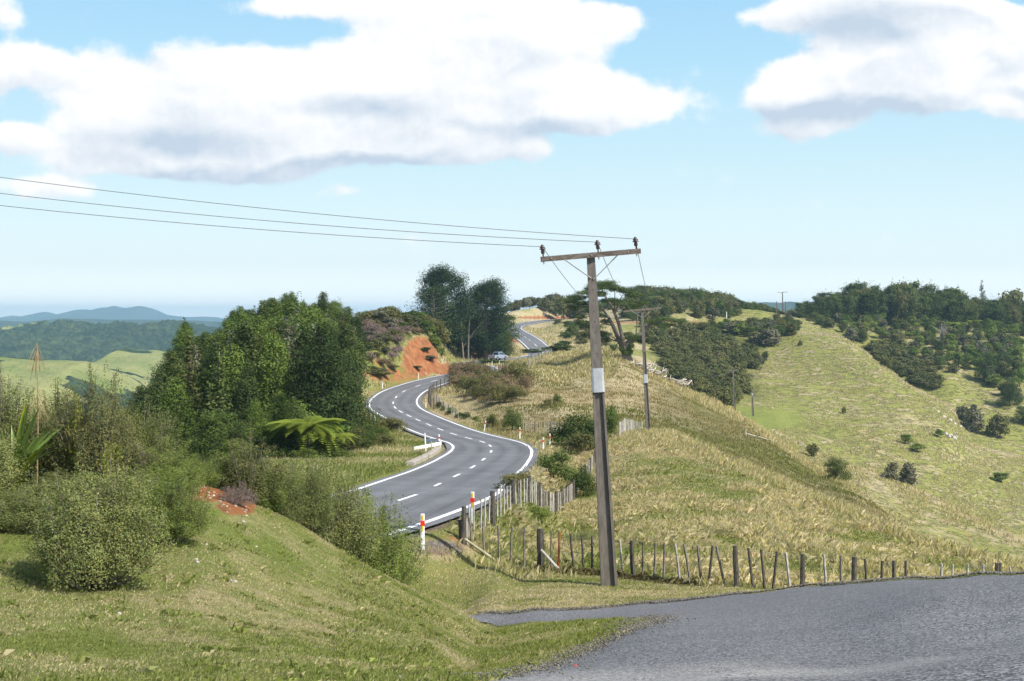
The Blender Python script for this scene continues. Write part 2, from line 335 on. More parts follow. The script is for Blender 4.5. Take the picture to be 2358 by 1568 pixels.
GZ = GZ + smooth01((6.0-GK)/1.0)*smooth01((1000-PXG[:, None])/250)*((fbm(GX/1.1, GY/1.1, 3, 66)-.5)*.10+(fbm(GX/.35, GY/.35, 2, 67)-.5)*.035)*smooth01((GY-7)/3)
GZ = (RZ-0.10)*(1-wroad) + GZ*wroad
def ground(X, Y):
    X = np.asarray(X, float); Y = np.maximum(np.asarray(Y, float), 3.3)
    px = CX+F*X/Y; i = np.clip(np.searchsorted(PXG, px)-1, 0, len(PXG)-2); j = np.clip(np.searchsorted(LG, np.log(Y))-1, 0, len(LG)-2)
    a = np.clip((px-PXG[i])/(PXG[i+1]-PXG[i]), 0, 1); b = np.clip((np.log(Y)-LG[j])/(LG[j+1]-LG[j]), 0, 1)
    return (GZ[i, j]*(1-a)+GZ[i+1, j]*a)*(1-b) + (GZ[i, j+1]*(1-a)+GZ[i+1, j+1]*a)*b
def gz(x, y): return float(ground(x, y))
def at(px, d, dz=0.0): x = (px-CX)/F*d; return Vector((x, d, gz(x, d)+dz))
def hit(px, py, dmin=6.0, dz=0.0):
    """first ground point seen at that picture spot, beyond dmin"""
    d = DG[(DG > dmin) & (DG < 640)]; x = (px-CX)/F*d; p = HY-F*ground(x, d)/d
    k = np.argmax(p <= py) if (p <= py).any() else int(np.argmin(p))
    dd = float(d[k])
    if k > 0 and p[k-1] > py >= p[k]: dd = float(d[k-1] + (d[k]-d[k-1])*(p[k-1]-py)/(p[k-1]-p[k]))
    return at(px, dd, dz)
# ------------------------------------------------------------------ materials
def new_mat(name):
    m = bpy.data.materials.new(name); m.use_nodes = True; m.node_tree.nodes.clear(); return m, NT(m.node_tree)
def finish(m, T, color, rough=0.8, normal=None, spec=0.3, metallic=0.0):
    b = T.add('ShaderNodeBsdfPrincipled'); T.set(b, 'Base Color', color); T.set(b, 'Roughness', rough)
    b.inputs['Specular IOR Level'].default_value = spec; b.inputs['Metallic'].default_value = metallic
    if normal is not None: T.l.new(normal, b.inputs['Normal'])
    o = T.add('ShaderNodeOutputMaterial'); T.l.new(b.outputs[0], o.inputs[0]); return m
def bump(T, h, strength=0.5, dist=0.05):
    nd = T.add('ShaderNodeBump'); nd.inputs['Strength'].default_value = strength; nd.inputs['Distance'].default_value = dist
    T.l.new(h, nd.inputs['Height']); return nd.outputs[0]
def pos(T): return T.add('ShaderNodeNewGeometry').outputs['Position']
def objc(T): return T.add('ShaderNodeTexCoord').outputs['Object']
def simple(name, c, rough=0.7, var=0.25, scale=6.0, spec=0.3, metallic=0.0, bs=0.0, stretch=None):
    m, T = new_mat(name); v = objc(T)
    if stretch: v = T.vmath('MULTIPLY', v, stretch).outputs[0]
    n = T.noise(v, scale, 6.0, 0.6)
    lo = tuple(x*(1-var) for x in c)+(1,); hi = tuple(min(1, x*(1+var)) for x in c)+(1,)
    colr = T.mix(T.sstep(n, 0.3, 0.7), lo, hi)
    nb = bump(T, T.noise(v, scale*4, 4.0, 0.6), bs, 0.01) if bs else None
    return finish(m, T, colr, rough, nb, spec, metallic)
def foliage_mat(name, c1, c2, trans=0.25, rough=0.75, scale=0.5, spec=0.12):
    """leaf material: two leaf colours, varied per leaf (tint), per plant and by clump"""
    m, T = new_mat(name)
    oi = T.add('ShaderNodeObjectInfo'); at_ = T.add('ShaderNodeAttribute', attribute_name='tint')
    n = T.noise(objc(T), scale, 3.0, 0.5)
    f = T.math('ADD', T.math('MULTIPLY', oi.outputs['Random'], 0.55), T.math('MULTIPLY', n, 0.45))
    c = T.mix(T.sstep(f, 0.25, 0.75), (*c1, 1), (*c2, 1))
    c = T.vmath('MULTIPLY', c, at_.outputs['Color']).outputs[0]
    b = T.add('ShaderNodeBsdfPrincipled'); T.set(b, 'Base Color', c); b.inputs['Roughness'].default_value = rough
    b.inputs['Specular IOR Level'].default_value = spec
    tr = T.add('ShaderNodeBsdfTranslucent'); T.set(tr, 'Color', T.vmath('MULTIPLY', c, (1.25, 1.35, .6)).outputs[0])
    mx = T.add('ShaderNodeMixShader'); mx.inputs[0].default_value = trans
    T.l.new(b.outputs[0], mx.inputs[1]); T.l.new(tr.outputs[0], mx.inputs[2])
    o = T.add('ShaderNodeOutputMaterial'); T.l.new(mx.outputs[0], o.inputs[0]); return m

M = {}
M['bush'] = foliage_mat('bush_leaves', (.050,.082,.018), (.105,.150,.034))
M['bush_olive'] = foliage_mat('olive_leaves', (.095,.105,.035), (.150,.150,.055))
M['bush_light'] = foliage_mat('light_leaves', (.10,.155,.030), (.16,.215,.045))
M['pine'] = foliage_mat('pine_needles', (.016,.034,.013), (.030,.055,.019), .1)
M['totara'] = foliage_mat('dark_green_leaves', (.058,.088,.026), (.100,.132,.038))
M['gorse'] = foliage_mat('gorse_leaves', (.080,.096,.032), (.135,.140,.050), .15)
M['manuka'] = foliage_mat('fine_shrub_leaves', (.150,.180,.062), (.205,.230,.085), .3)
M['manuka_green'] = foliage_mat('fresh_shrub_leaves', (.105,.150,.038), (.165,.215,.055), .3)
M['brown_scrub'] = foliage_mat('brown_scrub_twigs', (.150,.110,.068), (.200,.155,.085), .1)
M['purple_scrub'] = foliage_mat('dead_scrub_twigs', (.170,.125,.115), (.215,.165,.150), .1)
M['grey_bush'] = foliage_mat('grey_green_leaves', (.105,.110,.070), (.150,.150,.095), .15)
M['fern'] = foliage_mat('fern_fronds', (.185,.235,.030), (.270,.305,.045), .35)
M['flax'] = foliage_mat('flax_leaves', (.13,.20,.045), (.20,.27,.07), .2, .4, spec=.4)
M['yellow'] = foliage_mat('yellow_leaves', (.30,.31,.03), (.38,.36,.04), .3)
M['bark'] = simple('grey_bark', (.17,.145,.12), .9, .45, 5, bs=.6)
M['bark_dark'] = simple('dark_bark', (.085,.068,.052), .9, .4, 5, bs=.6)
M['dead_wood'] = simple('bleached_wood', (.42,.38,.32), .85, .35, 5, bs=.5)
M['concrete'] = simple('pole_concrete', (.150,.132,.115), .9, .22, 3.0, bs=.5, stretch=(4, 4, 1))
M['timber'] = simple('weathered_timber', (.19,.165,.14), .9, .55, 5, bs=.6, stretch=(6, 6, 1))
M['timber_grey'] = simple('pale_grey_timber', (.40,.375,.33), .9, .35, 5, bs=.5, stretch=(6, 6, 1))
M['timber_dark'] = simple('dark_lichened_timber', (.085,.075,.062), .9, .5, 7, bs=.7, stretch=(5, 5, 1))
M['timber_pale'] = simple('treated_pine', (.34,.31,.21), .85, .3, 4, bs=.4)
M['timber_red'] = simple('rust_red_timber', (.40,.10,.03), .8, .4, 8, bs=.4)
M['arm'] = simple('crossarm_timber', (.120,.098,.084), .9, .45, 4, bs=.5, stretch=(1, 6, 6))
M['galv'] = simple('galvanised_steel', (.30,.31,.32), .5, .12, 8, .5, .4)
M['sleeve'] = simple('dented_pale_metal', (.42,.435,.45), .6, .12, 5, .4, .1, bs=.4)
M['wire'] = simple('dull_wire', (.16,.17,.18), .6, .1, 4, .4, .3)
M['insul'] = simple('brown_porcelain', (.055,.028,.024), .3, .2, 8, .6)
M['white'] = simple('white_paint', (.80,.81,.80), .5, .06, 8)
M['red'] = simple('red_reflector', (.62,.035,.015), .4, .1, 8)
M['yellow_r'] = simple('yellow_reflector', (.85,.50,.02), .4, .1, 8)
M['black'] = simple('black_rubber', (.018,.018,.02), .8, .1, 8)
M['signback'] = simple('grey_sign_back', (.17,.20,.25), .5, .1, 6, .4, .3)
M['kerbm'] = simple('kerb_concrete', (.36,.32,.27), .9, .2, 3, bs=.3)
M['silver'] = simple('silver_car_paint', (.33,.39,.49), .28, .03, 2, .6, .35)
M['glass'] = simple('dark_window_glass', (.03,.04,.05), .08, .05, 2, .8)
M['lamp_red'] = simple('tail_lamp_lens', (.45,.03,.03), .25, .05, 2, .6)
M['plate'] = simple('plate_white', (.7,.7,.7), .4, .05, 2)
M['earth_stone'] = simple('earthy_stone', (.36,.29,.22), .95, .35, 9, bs=.5)
M['rock'] = simple('pale_rock', (.46,.43,.38), .9, .3, 3, bs=.8)
M['rust_bit'] = simple('red_plastic', (.7,.05,.04), .4, .1, 8)
M['thatch'] = foliage_mat('dry_grass_cuttings', (.12,.105,.045), (.18,.155,.07), .1)

def marking_mat():
    m, T = new_mat('road_paint'); p = pos(T)
    n = T.noise(p, 9.0, 6.0, 0.65); c = T.mix(T.sstep(n, 0.30, 0.55), (.52, .53, .54, 1), (.86, .87, .88, 1))
    return finish(m, T, c, 0.6)
M['paint'] = marking_mat()
def asphalt(name, base, coarse):
    m, T = new_mat(name); p = pos(T)
    big = T.noise(p, 0.35, 4.0, 0.55); mid = T.noise(p, 2.2, 5.0, 0.6)
    chip = T.add('ShaderNodeTexVoronoi', feature='F1'); T.l.new(p, chip.inputs['Vector']); chip.inputs['Scale'].default_value = 48.0 if coarse else 45.0
    fine = T.noise(p, 48.0, 3.0, 0.7)
    b = np.array(base)
    c = T.mix(T.sstep(big, .35, .65), (*(b*.82), 1), (*(b*1.12), 1))
    c = T.mix(T.math('MULTIPLY', T.sstep(mid, .35, .7), .3), c, (*(b*1.35), 1))
    c = T.mix(0.9 if coarse else .3, c, T.mix(T.sstep(chip.outputs['Color'], .25, .85), (*(b*(.42 if coarse else .45)), 1), (*(b*(1.8 if coarse else 1.75)), 1)))
    if coarse:
        # loose pale chip patch, darker bitumen streak, brown grass litter
        sp = T.add('ShaderNodeSeparateXYZ'); T.l.new(p, sp.inputs[0])
        def blob(x, y, rx, ry):
            q = T.vmath('SUBTRACT', p, (x, y, 0)).outputs[0]; q = T.vmath('MULTIPLY', q, (1/rx, 1/ry, 0)).outputs[0]
            return T.sstep(T.vmath('LENGTH', q, None).outputs[1], .35, 1.1, 1, 0)
        g = T.math('MULTIPLY', T.math('ADD', blob(.95, 10.2, 1.5, 2.4), T.math('MULTIPLY', blob(2.2, 9.5, 1.4, 1.2), .6)), T.sstep(T.noise(p, 26., 6., .75), .44, .54))
        c = T.mix(T.math('MULTIPLY', g, .62), c, (.40, .39, .36, 1))
        g = T.math('MULTIPLY', blob(4.1, 12., 1.0, 3.0), T.sstep(T.noise(p, 30., 5., .7), .52, .6))
        c = T.mix(T.math('MULTIPLY', g, .5), c, (.40, .40, .38, 1))
        wv = T.add('ShaderNodeTexWave', wave_type='BANDS', bands_direction='DIAGONAL'); T.l.new(p, wv.inputs['Vector']); wv.inputs['Scale'].default_value = .22; wv.inputs['Distortion'].default_value = 5.; wv.inputs['Detail'].default_value = 3.; wv.inputs['Detail Scale'].default_value = .6
        tr = T.sstep(T.noise(T.vmath('MULTIPLY', T.vmath('ADD', p, T.vmath('MULTIPLY', T.noise(p, .25, 2., .5, out=1), (1.6, 1.6, 0)).outputs[0]).outputs[0], (.22, 1.1, 0)).outputs[0], .8, 3., .55), .50, .66)
        c = T.mix(T.math('MULTIPLY', tr, .16), c, (.055, .058, .066, 1))
        lit = T.math('MULTIPLY', T.sstep(T.noise(p, 5.0, 5., .7), .64, .70), T.sstep(T.noise(p, .5, 2., .5), .48, .6))
        c = T.mix(T.math('MULTIPLY', lit, .35), c, (.22, .16, .09, 1))
    else:
        at2 = T.add('ShaderNodeAttribute', attribute_name='tint')
        c = T.vmath('MULTIPLY', c, at2.outputs['Color']).outputs[0]
    h = T.math('ADD', chip.outputs['Distance'], T.math('MULTIPLY', fine, .6))
    return finish(m, T, c, 0.78, bump(T, h, .6 if coarse else .25, .012), .35)
M['asphalt'] = asphalt('main_road_asphalt', (.150, .152, .158), False)
M['chipseal'] = asphalt('side_road_chipseal', (.138, .139, .143), True)

def terrain_mat():
    m, T = new_mat('hill_grass'); p = pos(T)
    a1 = T.add('ShaderNodeAttribute', attribute_name='m1'); a2 = T.add('ShaderNodeAttribute', attribute_name='m2')
    s1 = T.add('ShaderNodeSeparateXYZ'); T.l.new(a1.outputs['Color'], s1.inputs[0]); s2 = T.add('ShaderNodeSeparateXYZ'); T.l.new(a2.outputs['Color'], s2.inputs[0])
    dry, dirt, gravel = s1.outputs; mown, floor_, terr = s2.outputs
    big = T.noise(p, 0.11, 4.0, 0.6); mid = T.noise(p, 0.9, 6.0, 0.65); fine = T.noise(p, 9.0, 6.0, 0.7); vf = T.noise(p, 45.0, 4.0, 0.7)
    green = T.mix(T.sstep(mid, .35, .65), (.150, .172, .040, 1), (.235, .230, .070, 1))
    green = T.mix(T.math('MULTIPLY', T.sstep(fine, .35, .7), .5), green, (.21, .225, .07, 1))
    lush = T.mix(T.sstep(fine, .3, .7), (.115, .180, .030, 1), (.19, .25, .055, 1))
    green = T.mix(T.math('MULTIPLY', terr, .6), green, T.mix(T.sstep(mid, .3, .7), (.195, .215, .055, 1), (.285, .275, .085, 1)))
    green = T.mix(T.math('MULTIPLY', mown, .75), green, lush)
    straw = T.mix(T.sstep(fine, .3, .7), (.29, .235, .125, 1), (.46, .39, .24, 1))
    # hillside terracettes: rows of dead tussock across the slope
    pv = T.vmath('MULTIPLY', p, (.22, .22, 1.4)).outputs[0]
    tn = T.noise(pv, 1.25, 6.0, 0.72)
    tn = T.math('MULTIPLY', T.sstep(tn, .49, .57), terr)
    dn = T.math('ADD', T.math('ADD', dry, T.math('MULTIPLY', T.math('SUBTRACT', mid, .5), 1.5)), T.math('MULTIPLY', T.math('SUBTRACT', big, .5), 1.6))
    dn = T.math('MAXIMUM', T.sstep(dn, .25, .75), T.math('MULTIPLY', tn, .75))
    c = T.mix(T.math('MULTIPLY', dn, T.sstep(dry, .0, .12)), green, straw)
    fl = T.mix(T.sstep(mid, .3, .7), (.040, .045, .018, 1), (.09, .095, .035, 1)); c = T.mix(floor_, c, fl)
    dc = T.mix(T.sstep(mid, .3, .7), (.24, .085, .036, 1), (.40, .175, .075, 1)); dc = T.mix(T.math('MULTIPLY', T.sstep(fine, .45, .7), .5), dc, (.16, .06, .028, 1)); rl = T.noise(T.vmath('MULTIPLY', p, (1.2, .5, .35)).outputs[0], 1.6, 6., .7); dc = T.mix(T.math('MULTIPLY', T.sstep(rl, .50, .60), .75), dc, (.17, .085, .045, 1)); dc = T.mix(T.math('MULTIPLY', T.sstep(T.noise(p, .8, 5., .7), .55, .66), .6), dc, (.20, .17, .07, 1))
    dm = T.sstep(T.math('ADD', dirt, T.math('ADD', T.math('MULTIPLY', T.math('SUBTRACT', mid, .5), 1.1), T.math('MULTIPLY', T.math('SUBTRACT', fine, .5), .9))), .38, .62); c = T.mix(dm, c, dc)
    gv = T.add('ShaderNodeTexVoronoi'); T.l.new(p, gv.inputs['Vector']); gv.inputs['Scale'].default_value = 30.0
    gc = T.mix(T.sstep(gv.outputs['Color'], .2, .8), (.10, .085, .07, 1), (.27, .24, .21, 1)); gc = T.mix(T.math('MULTIPLY', T.sstep(mid, .4, .6), .45), gc, (.22, .115, .055, 1))
    gm = T.sstep(T.math('ADD', gravel, T.math('MULTIPLY', T.math('SUBTRACT', fine, .5), .8)), .4, .6); c = T.mix(gm, c, gc)
    h = T.math('ADD', T.math('MULTIPLY', vf, .25), fine); h = T.math('ADD', h, T.math('MULTIPLY', tn, 4.0)); h = T.math('ADD', h, T.math('MULTIPLY', mid, 2.0))
    return finish(m, T, c, 0.95, bump(T, h, .9, .12), .1)
M['terrain'] = terrain_mat()
def far_mat():
    m, T = new_mat('far_hill_cover'); p = pos(T)
    a = T.add('ShaderNodeAttribute', attribute_name='m1'); s = T.add('ShaderNodeSeparateXYZ'); T.l.new(a.outputs['Color'], s.inputs[0])
    mid = T.noise(p, .012, 6., .65); fine = T.noise(p, .08, 5., .7)
    wood = T.mix(T.sstep(fine, .38, .62), (.008, .022, .010, 1), (.065, .090, .030, 1)); wood = T.mix(T.math('MULTIPLY', T.sstep(mid, .45, .62), .6), wood, (.012, .030, .014, 1))
    grass = T.mix(T.sstep(mid, .35, .65), (.15, .19, .05, 1), (.27, .27, .10, 1))
    f = T.sstep(T.math('ADD', s.outputs[0], T.math('MULTIPLY', T.math('SUBTRACT', mid, .5), 1.2)), .42, .58)
    c = T.mix(f, wood, grass)
    return finish(m, T, c, .95, bump(T, fine, 1.0, 6.0), .05)
M['far'] = far_mat()

# ------------------------------------------------------------------ terrain mesh
_pv = np.broadcast_to(PXG[:, None], GX.shape); _py = HY-F*GZ/GY
_cut = np.exp(-(((_pv-968)/60)**2+((_py-820)/60)**2))*((GY > 180) & (GY < 262))*smooth01((RDist-4)/2)
GZ += _cut*((fbm(GX/.9, GY/4., 3, 91)-.5)*1.5+(fbm(GX/3., GY/3., 3, 92)-.5)*1.6)
_cut = np.exp(-(((_pv-500)/90)**2+((_py-1150)/50)**2))*((GY > 20) & (GY < 26.5)); GZ += _cut*(fbm(GX/.25, GY/.25, 3, 93)-.5)*.22
nI, nJ = GX.shape
idx = np.arange(nI*nJ).reshape(nI, nJ)
Q = np.stack([idx[:-1, :-1], idx[1:, :-1], idx[1:, 1:], idx[:-1, 1:]], -1).reshape(-1, 4)
V = np.stack([GX, GY, GZ], -1).reshape(-1, 3)
PV = np.broadcast_to(PXG[:, None], GX.shape); PYV = HY-F*GZ/GY
K = GK
def band(v, lo, hi, s): return smooth01((v-lo)/s+.5)*smooth01((hi-v)/s+.5)
nz1 = fbm(GX/6., GY/6., 4, 21); nzL = fbm(GX/16., GY/22., 3, 57)-.5
dry = np.full(GX.shape, .36)
dry = np.where(K < 6.5, .34, dry)
dry = np.where((K >= 6.0) & (K < 10.3) & (PV > 1080), .56, dry)
dry = np.where((K >= 10.3) & (K < 13.6) & (PV > 1400), .50, dry)
tan_face = band(PV, 1010, 1560, 120)*band(K, 11.5, 13.9, .6); dry = dry*(1-tan_face)+.92*tan_face
for kk, wd in ((10, .22), (13, .10), (15, .16), (18, .16)):
    dry = np.maximum(dry, np.exp(-((K-kk)/wd)**2)*1.1*(PV > 1430))
dry = np.where((K > 15.2) & (PV > 1650), np.maximum(dry-.16, .20), dry)
e1 = band(PV+60*(nz1-.5)*4, 1110, 1460, 80)*smooth01((K-13.7)*3); dry = dry*(1-e1)+.8*e1
vflat = np.exp(-(((PV-1700)/150)**2+((PYV-965)/30)**2))*(GY > 240); dry = np.where(vflat > .4, .05, dry)
dirt = np.zeros(GX.shape)
def dblob(px, py, rx, ry, dlo, dhi, a=1.0):
    global dirt
    r = ((PV-px)/rx)**2+((PYV-py)/ry)**2; dirt = np.maximum(dirt, a*np.clip(1.35-r, 0, 1)*((GY > dlo) & (GY < dhi)))
dblob(968, 822, 44, 50, 180, 262, 1.05); dblob(1030, 850, 60, 14, 185, 290, 1.0); dblob(900, 862, 95, 24, 165, 250, .56); dblob(860, 850, 40, 40, 165, 250, .45)
dblob(1260, 731, 100, 5, 440, 560, .72); dblob(1500, 742, 200, 5, 380, 520, .55); dblob(1190, 775, 26, 16, 340, 420, .8)
dblob(1955, 1165, 7, 10, 80, 200, .62); dblob(2190, 1195, 12, 4, 80, 200, .62); dblob(2230, 1240, 5, 22, 60, 200, .5); dblob(1475, 960, 18, 6, 100, 220, .55)
dblob(2310, 745, 60, 10, 380, 560, .8); dblob(1150, 848, 32, 5, 225, 330, .9); dblob(1100, 818, 40, 9, 285, 330, .8)
dblob(470, 1125, 75, 36, 20, 26.5, .80); dblob(545, 1168, 60, 24, 20, 26.5, .66); dblob(2000, 1010, 30, 10, 200, 400, .4)
mound_dirt = dirt.copy()
dblob(1022, 1248, 60, 26, 32, 60, .52)
mound_dirt2 = dirt.copy()
dry = np.where((K > 4.9) & (K < 6.3) & (PV > 840) & (GY > 29), .50, dry)
verge = np.clip(1-(RDist-3.0)/1.2, 0, 1)
gravel = np.clip(1.0-(RDist-3.1)/0.9, 0, 1)*.75
dirt = np.maximum(dirt, .5*np.clip(1-(np.abs(RDist-4.1))/1.0, 0, 1)*((GY > 60) & (GY < 200)))
dry = np.clip(dry+nzL*.9*((K > 6) & (dry < .85)), 0.02, 1.1)
gravel = np.maximum(gravel, .9*np.exp(-(((PV-1010)/85)**2+((PYV-1262)/22)**2))*((GY > 30) & (GY < 60)))
dry = np.maximum(dry, .9*np.exp(-(((PV-1020)/120)**2+((PYV-1262)/40)**2))*((GY > 30) & (GY < 60)))
mown = np.where((K < 4.9), .55+.5*(nz1-.5), np.where(K < 6.1, .2, 0.0))
mown = np.maximum(mown, .6*vflat)
mown = np.maximum(mown, .8*np.exp(-(((PV-1345)/160)**2+((PYV-1275)/45)**2))*((GY > 34) & (GY < 60)))
mown = np.maximum(mown, .7*np.exp(-(((PV-830)/110)**2+((PYV-1065)/40)**2))*((GY > 50) & (GY < 130)))
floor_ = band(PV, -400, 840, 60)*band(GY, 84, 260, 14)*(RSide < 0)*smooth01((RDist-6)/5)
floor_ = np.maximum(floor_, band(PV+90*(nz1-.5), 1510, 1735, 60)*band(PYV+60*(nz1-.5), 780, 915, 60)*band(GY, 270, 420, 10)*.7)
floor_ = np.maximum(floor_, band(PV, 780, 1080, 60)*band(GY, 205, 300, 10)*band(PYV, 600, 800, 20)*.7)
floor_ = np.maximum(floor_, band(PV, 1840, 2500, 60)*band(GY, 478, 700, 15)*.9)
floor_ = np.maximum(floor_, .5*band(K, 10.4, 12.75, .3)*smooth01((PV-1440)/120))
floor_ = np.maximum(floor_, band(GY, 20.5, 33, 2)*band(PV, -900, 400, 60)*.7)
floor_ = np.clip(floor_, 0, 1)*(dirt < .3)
terr = np.where((K > 15.1) & (PV > 1600), 1.0, 0.0)+np.where((K > 13.8) & (K <= 15.1) & (PV > 1800), .7, 0.0)
terr = terr*(1-np.clip(vflat*2, 0, 1))
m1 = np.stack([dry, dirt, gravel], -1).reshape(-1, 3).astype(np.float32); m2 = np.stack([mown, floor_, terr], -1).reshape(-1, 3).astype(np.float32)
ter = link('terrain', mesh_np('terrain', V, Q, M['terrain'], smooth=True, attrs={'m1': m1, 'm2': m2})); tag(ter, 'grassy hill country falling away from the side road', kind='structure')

# ground to the horizon, low valley floor
b = MB(); R = 11500; b.raw([(-R, -1600, -150), (R, -1600, -150), (R, 12100, -150), (-R, 12100, -150)], [(0, 1, 2, 3)])
gp = b.build('ground', M['far']); tag(gp, 'low valley land reaching to the horizon', kind='structure')

# ------------------------------------------------------------------ far ranges
def ridge(name, crest, dist, front, back, zbase, rough, grass, label, step=3.0, nrow=60, seed=1, gfun=None, tree=0.0):
    xs = np.array([c[0] for c in crest], float); ys = np.array([c[1] for c in crest], float)
    px = np.arange(xs[0], xs[-1]+1, step); py = np.interp(px, xs, ys)
    zc = -(py-HY)/F*dist
    t = np.concatenate([np.linspace(-1, 0, nrow), np.linspace(0, 1, nrow//3)[1:]])
    PXm = px[:, None]+0*t[None]; T_ = t[None, :]+0*px[:, None]
    Y = np.where(T_ < 0, dist+front*T_, dist+back*T_); X = (PXm-CX)/F*dist
    s = np.where(T_ < 0, 1-np.abs(T_)**1.15, 1-np.abs(T_)**1.5)
    fold = fbm(X/(front*.42)+3, Y/(front*.5), 5, seed)-.5; fold2 = 1-np.abs(fbm(X/(front*.22), Y/(front*.55)+7, 4, seed+5)-.5)*2
    edge = np.clip(np.abs(T_)*4, 0, 1)*np.clip((1-np.abs(T_))*5, 0, 1)
    H = (zc[:, None]-zbase)
    Z = zbase+H*s + edge*H*rough*(fold*1.2+(fold2-.75)*.9)
    Z = Z + tree*(fbm(X/8., Y/14., 2, seed+9)-.3)*(np.abs(T_) < .97)
    gr = np.clip(grass(PXm, T_, X, Y), 0, 1) if callable(grass) else np.full(X.shape, grass)
    n, k = X.shape; ii = np.arange(n*k).reshape(n, k)
    q = np.stack([ii[:-1, :-1], ii[1:, :-1], ii[1:, 1:], ii[:-1, 1:]], -1).reshape(-1, 4)
    o = link(name, mesh_np(name, np.stack([X, Y, Z], -1), q, M['far'], smooth=True, attrs={'m1': np.stack([gr]*3, -1).reshape(-1, 3)}))
    return tag(o, label, kind='structure')
ridge('hill', [(-900,760),(-300,750),(0,766),(36,755),(69,752),(138,744),(193,752),(242,755),(273,748),(319,756),(372,746),(408,748),(452,755),(520,762),(700,765),(900,775)],
      2300, 1150, 700, -150, .20, lambda P, T, X, Y: .12+.75*np.exp(-((P-70)/60.)**2-((T+.03)/.03)**2)+.5*(T < -.93), 'wooded ridge beyond the valley', seed=4, tree=15, nrow=240, step=2.0)
ridge('hill', [(-900,860),(-300,850),(0,822),(90,832),(180,838),(230,858),(300,905),(360,925),(450,935),(700,960)],
      1050, 420, 300, -135, .16, lambda P, T, X, Y: .85-.75*(fbm(X/60, Y/60, 3, 5) > .54), 'green farm slope in the valley', seed=8, nrow=70)
ridge('hill', [(130,960),(200,900),(236,835),(275,806),(285,800),(320,806),(360,806),(400,813),(450,808),(520,815),(700,850)],
      1350, 520, 300, -140, .26, lambda P, T, X, Y: .82-.8*(fbm(X/45, Y/45, 3, 15) > .53), 'pale green rounded farm hill in the valley', seed=12, nrow=80)
ridge('hill', [(-900,745),(0,738),(60,741),(143,733),(260,736),(372,736),(450,738),(501,741),(600,742),(800,745)],
      4600, 1500, 900, -150, .12, lambda P, T, X, Y: .1+.75*np.exp(-((P-230)/150.)**2-((T+.6)/.3)**2), 'blue low range behind the wooded ridge', seed=18)
ridge('mountain', [(-500,738),(-100,738),(0,734),(30,726),(41,733),(60,731),(83,722),(102,717.5),(112,720),(118,726),(140,727),(176,713),(198,712),(210,714),(234,708),(248,708),(262,704),(275,707),(289,709),(305,707),(319,704),(332,706),(344,709),(372,723),(399,727),(427,730),(470,729),(496,730),(520,735),(700,738)],
      9000, 2000, 1200, -150, .03, .15, 'pale blue mountain range on the horizon', seed=25)
ridge('hill', [(1400,735),(1700,700),(1763,695.5),(1800,697),(1818,694),(1848,697),(1900,700),(2300,720)], 3800, 1500, 800, -150, .08, .15, 'blue hill strip seen between the bush and the tall trees', seed=31)

# ------------------------------------------------------------------ main road
def road_strip(name, o0, o1, dz, mat, s0=0, s1=None, nlat=2, tint=False, label=None):
    s1 = RS[-1] if s1 is None else s1
    ids = np.where((RS >= s0) & (RS <= s1))[0]
    lat = np.linspace(0, 1, nlat)
    f = lambda o: (o(RS[ids]) if callable(o) else np.full(len(ids), o))
    L = f(o0)[:, None]*(1-lat)+f(o1)[:, None]*lat
    P = RP[ids]
    Xs = P[:, None, 0]+RN[ids][:, None, 0]*L; Ys = P[:, None, 1]+RN[ids][:, None, 1]*L; Zs = P[:, None, 2]+dz+0*L
    n, k = Xs.shape; ii = np.arange(n*k).reshape(n, k)
    q = np.stack([ii[:-1, :-1], ii[:-1, 1:], ii[1:, 1:], ii[1:, :-1]], -1).reshape(-1, 4)
    return np.stack([Xs, Ys, Zs], -1).reshape(-1, 3), q, L, ids
jl = lambda s: -3.0-.22*vnoise(s/6, s*0, 3)-.06*vnoise(s/1.9, s*0, 4); jr = lambda s: 3.0+.22*vnoise(s/6, s*0, 5)+.06*vnoise(s/1.9, s*0, 6)
Vr, Qr, Lr, ir = road_strip('road', jl, jr, 0.0, None, nlat=17)
lat = Lr.ravel(); wheel = np.exp(-((np.abs(lat)-.75)/.35)**2)+np.exp(-((np.abs(lat)-2.1)/.35)**2)
tn = 1-.32*wheel*fbm(np.repeat(RS[ir], 17)/9, lat*0, 3, 2)*1.6+.05*np.exp(-(lat/.3)**2)
rd = link('road', mesh_np('road', Vr, Qr, M['asphalt'], tint=np.stack([tn]*3, -1), smooth=True)); tag(rd, 'winding two-lane asphalt road', kind='structure')
def sk(side):
    f0 = jl if side < 0 else jr
    return road_strip('x', f0, lambda s: f0(s)+side*.25, 0, None)
Vm = []; Qm = []; nb = 0
def addstrip(v, q):
    global nb
    Vm.append(v); Qm.append(q+nb); nb += len(v)
for side in (-1, 1):
    wv = lambda s, sd=side: sd*(2.62+.03*vnoise(s/3, s*0, 7))
    wo = lambda s, sd=side: sd*(2.80+.04*vnoise(s/2, s*0, 8)+.07*smooth01((np.abs(np.interp(s, RS, CURV))-.02)/.03))
    CURV = np.gradient(np.unwrap(np.arctan2(RT[:, 1], RT[:, 0])), RS)
    v, q, _, _ = road_strip('x', wv, wo, .012, None); addstrip(v, q)
def s_of(x, y): d = (RP[:, 0]-x)**2+(RP[:, 1]-y)**2; return RS[d.argmin()]
cs = []
for (px, py, z) in RC[:27]:
    w = unproj(px, py, z); cs.append(s_of(w[0], w[1]))
s = cs[0]-8
while s > 30: cs.append(s); s -= 8
s = max(cs)+10
while s < RS[-1]-8: cs.append(s); s += 10
FS = np.arange(0, RS[-1], .25)
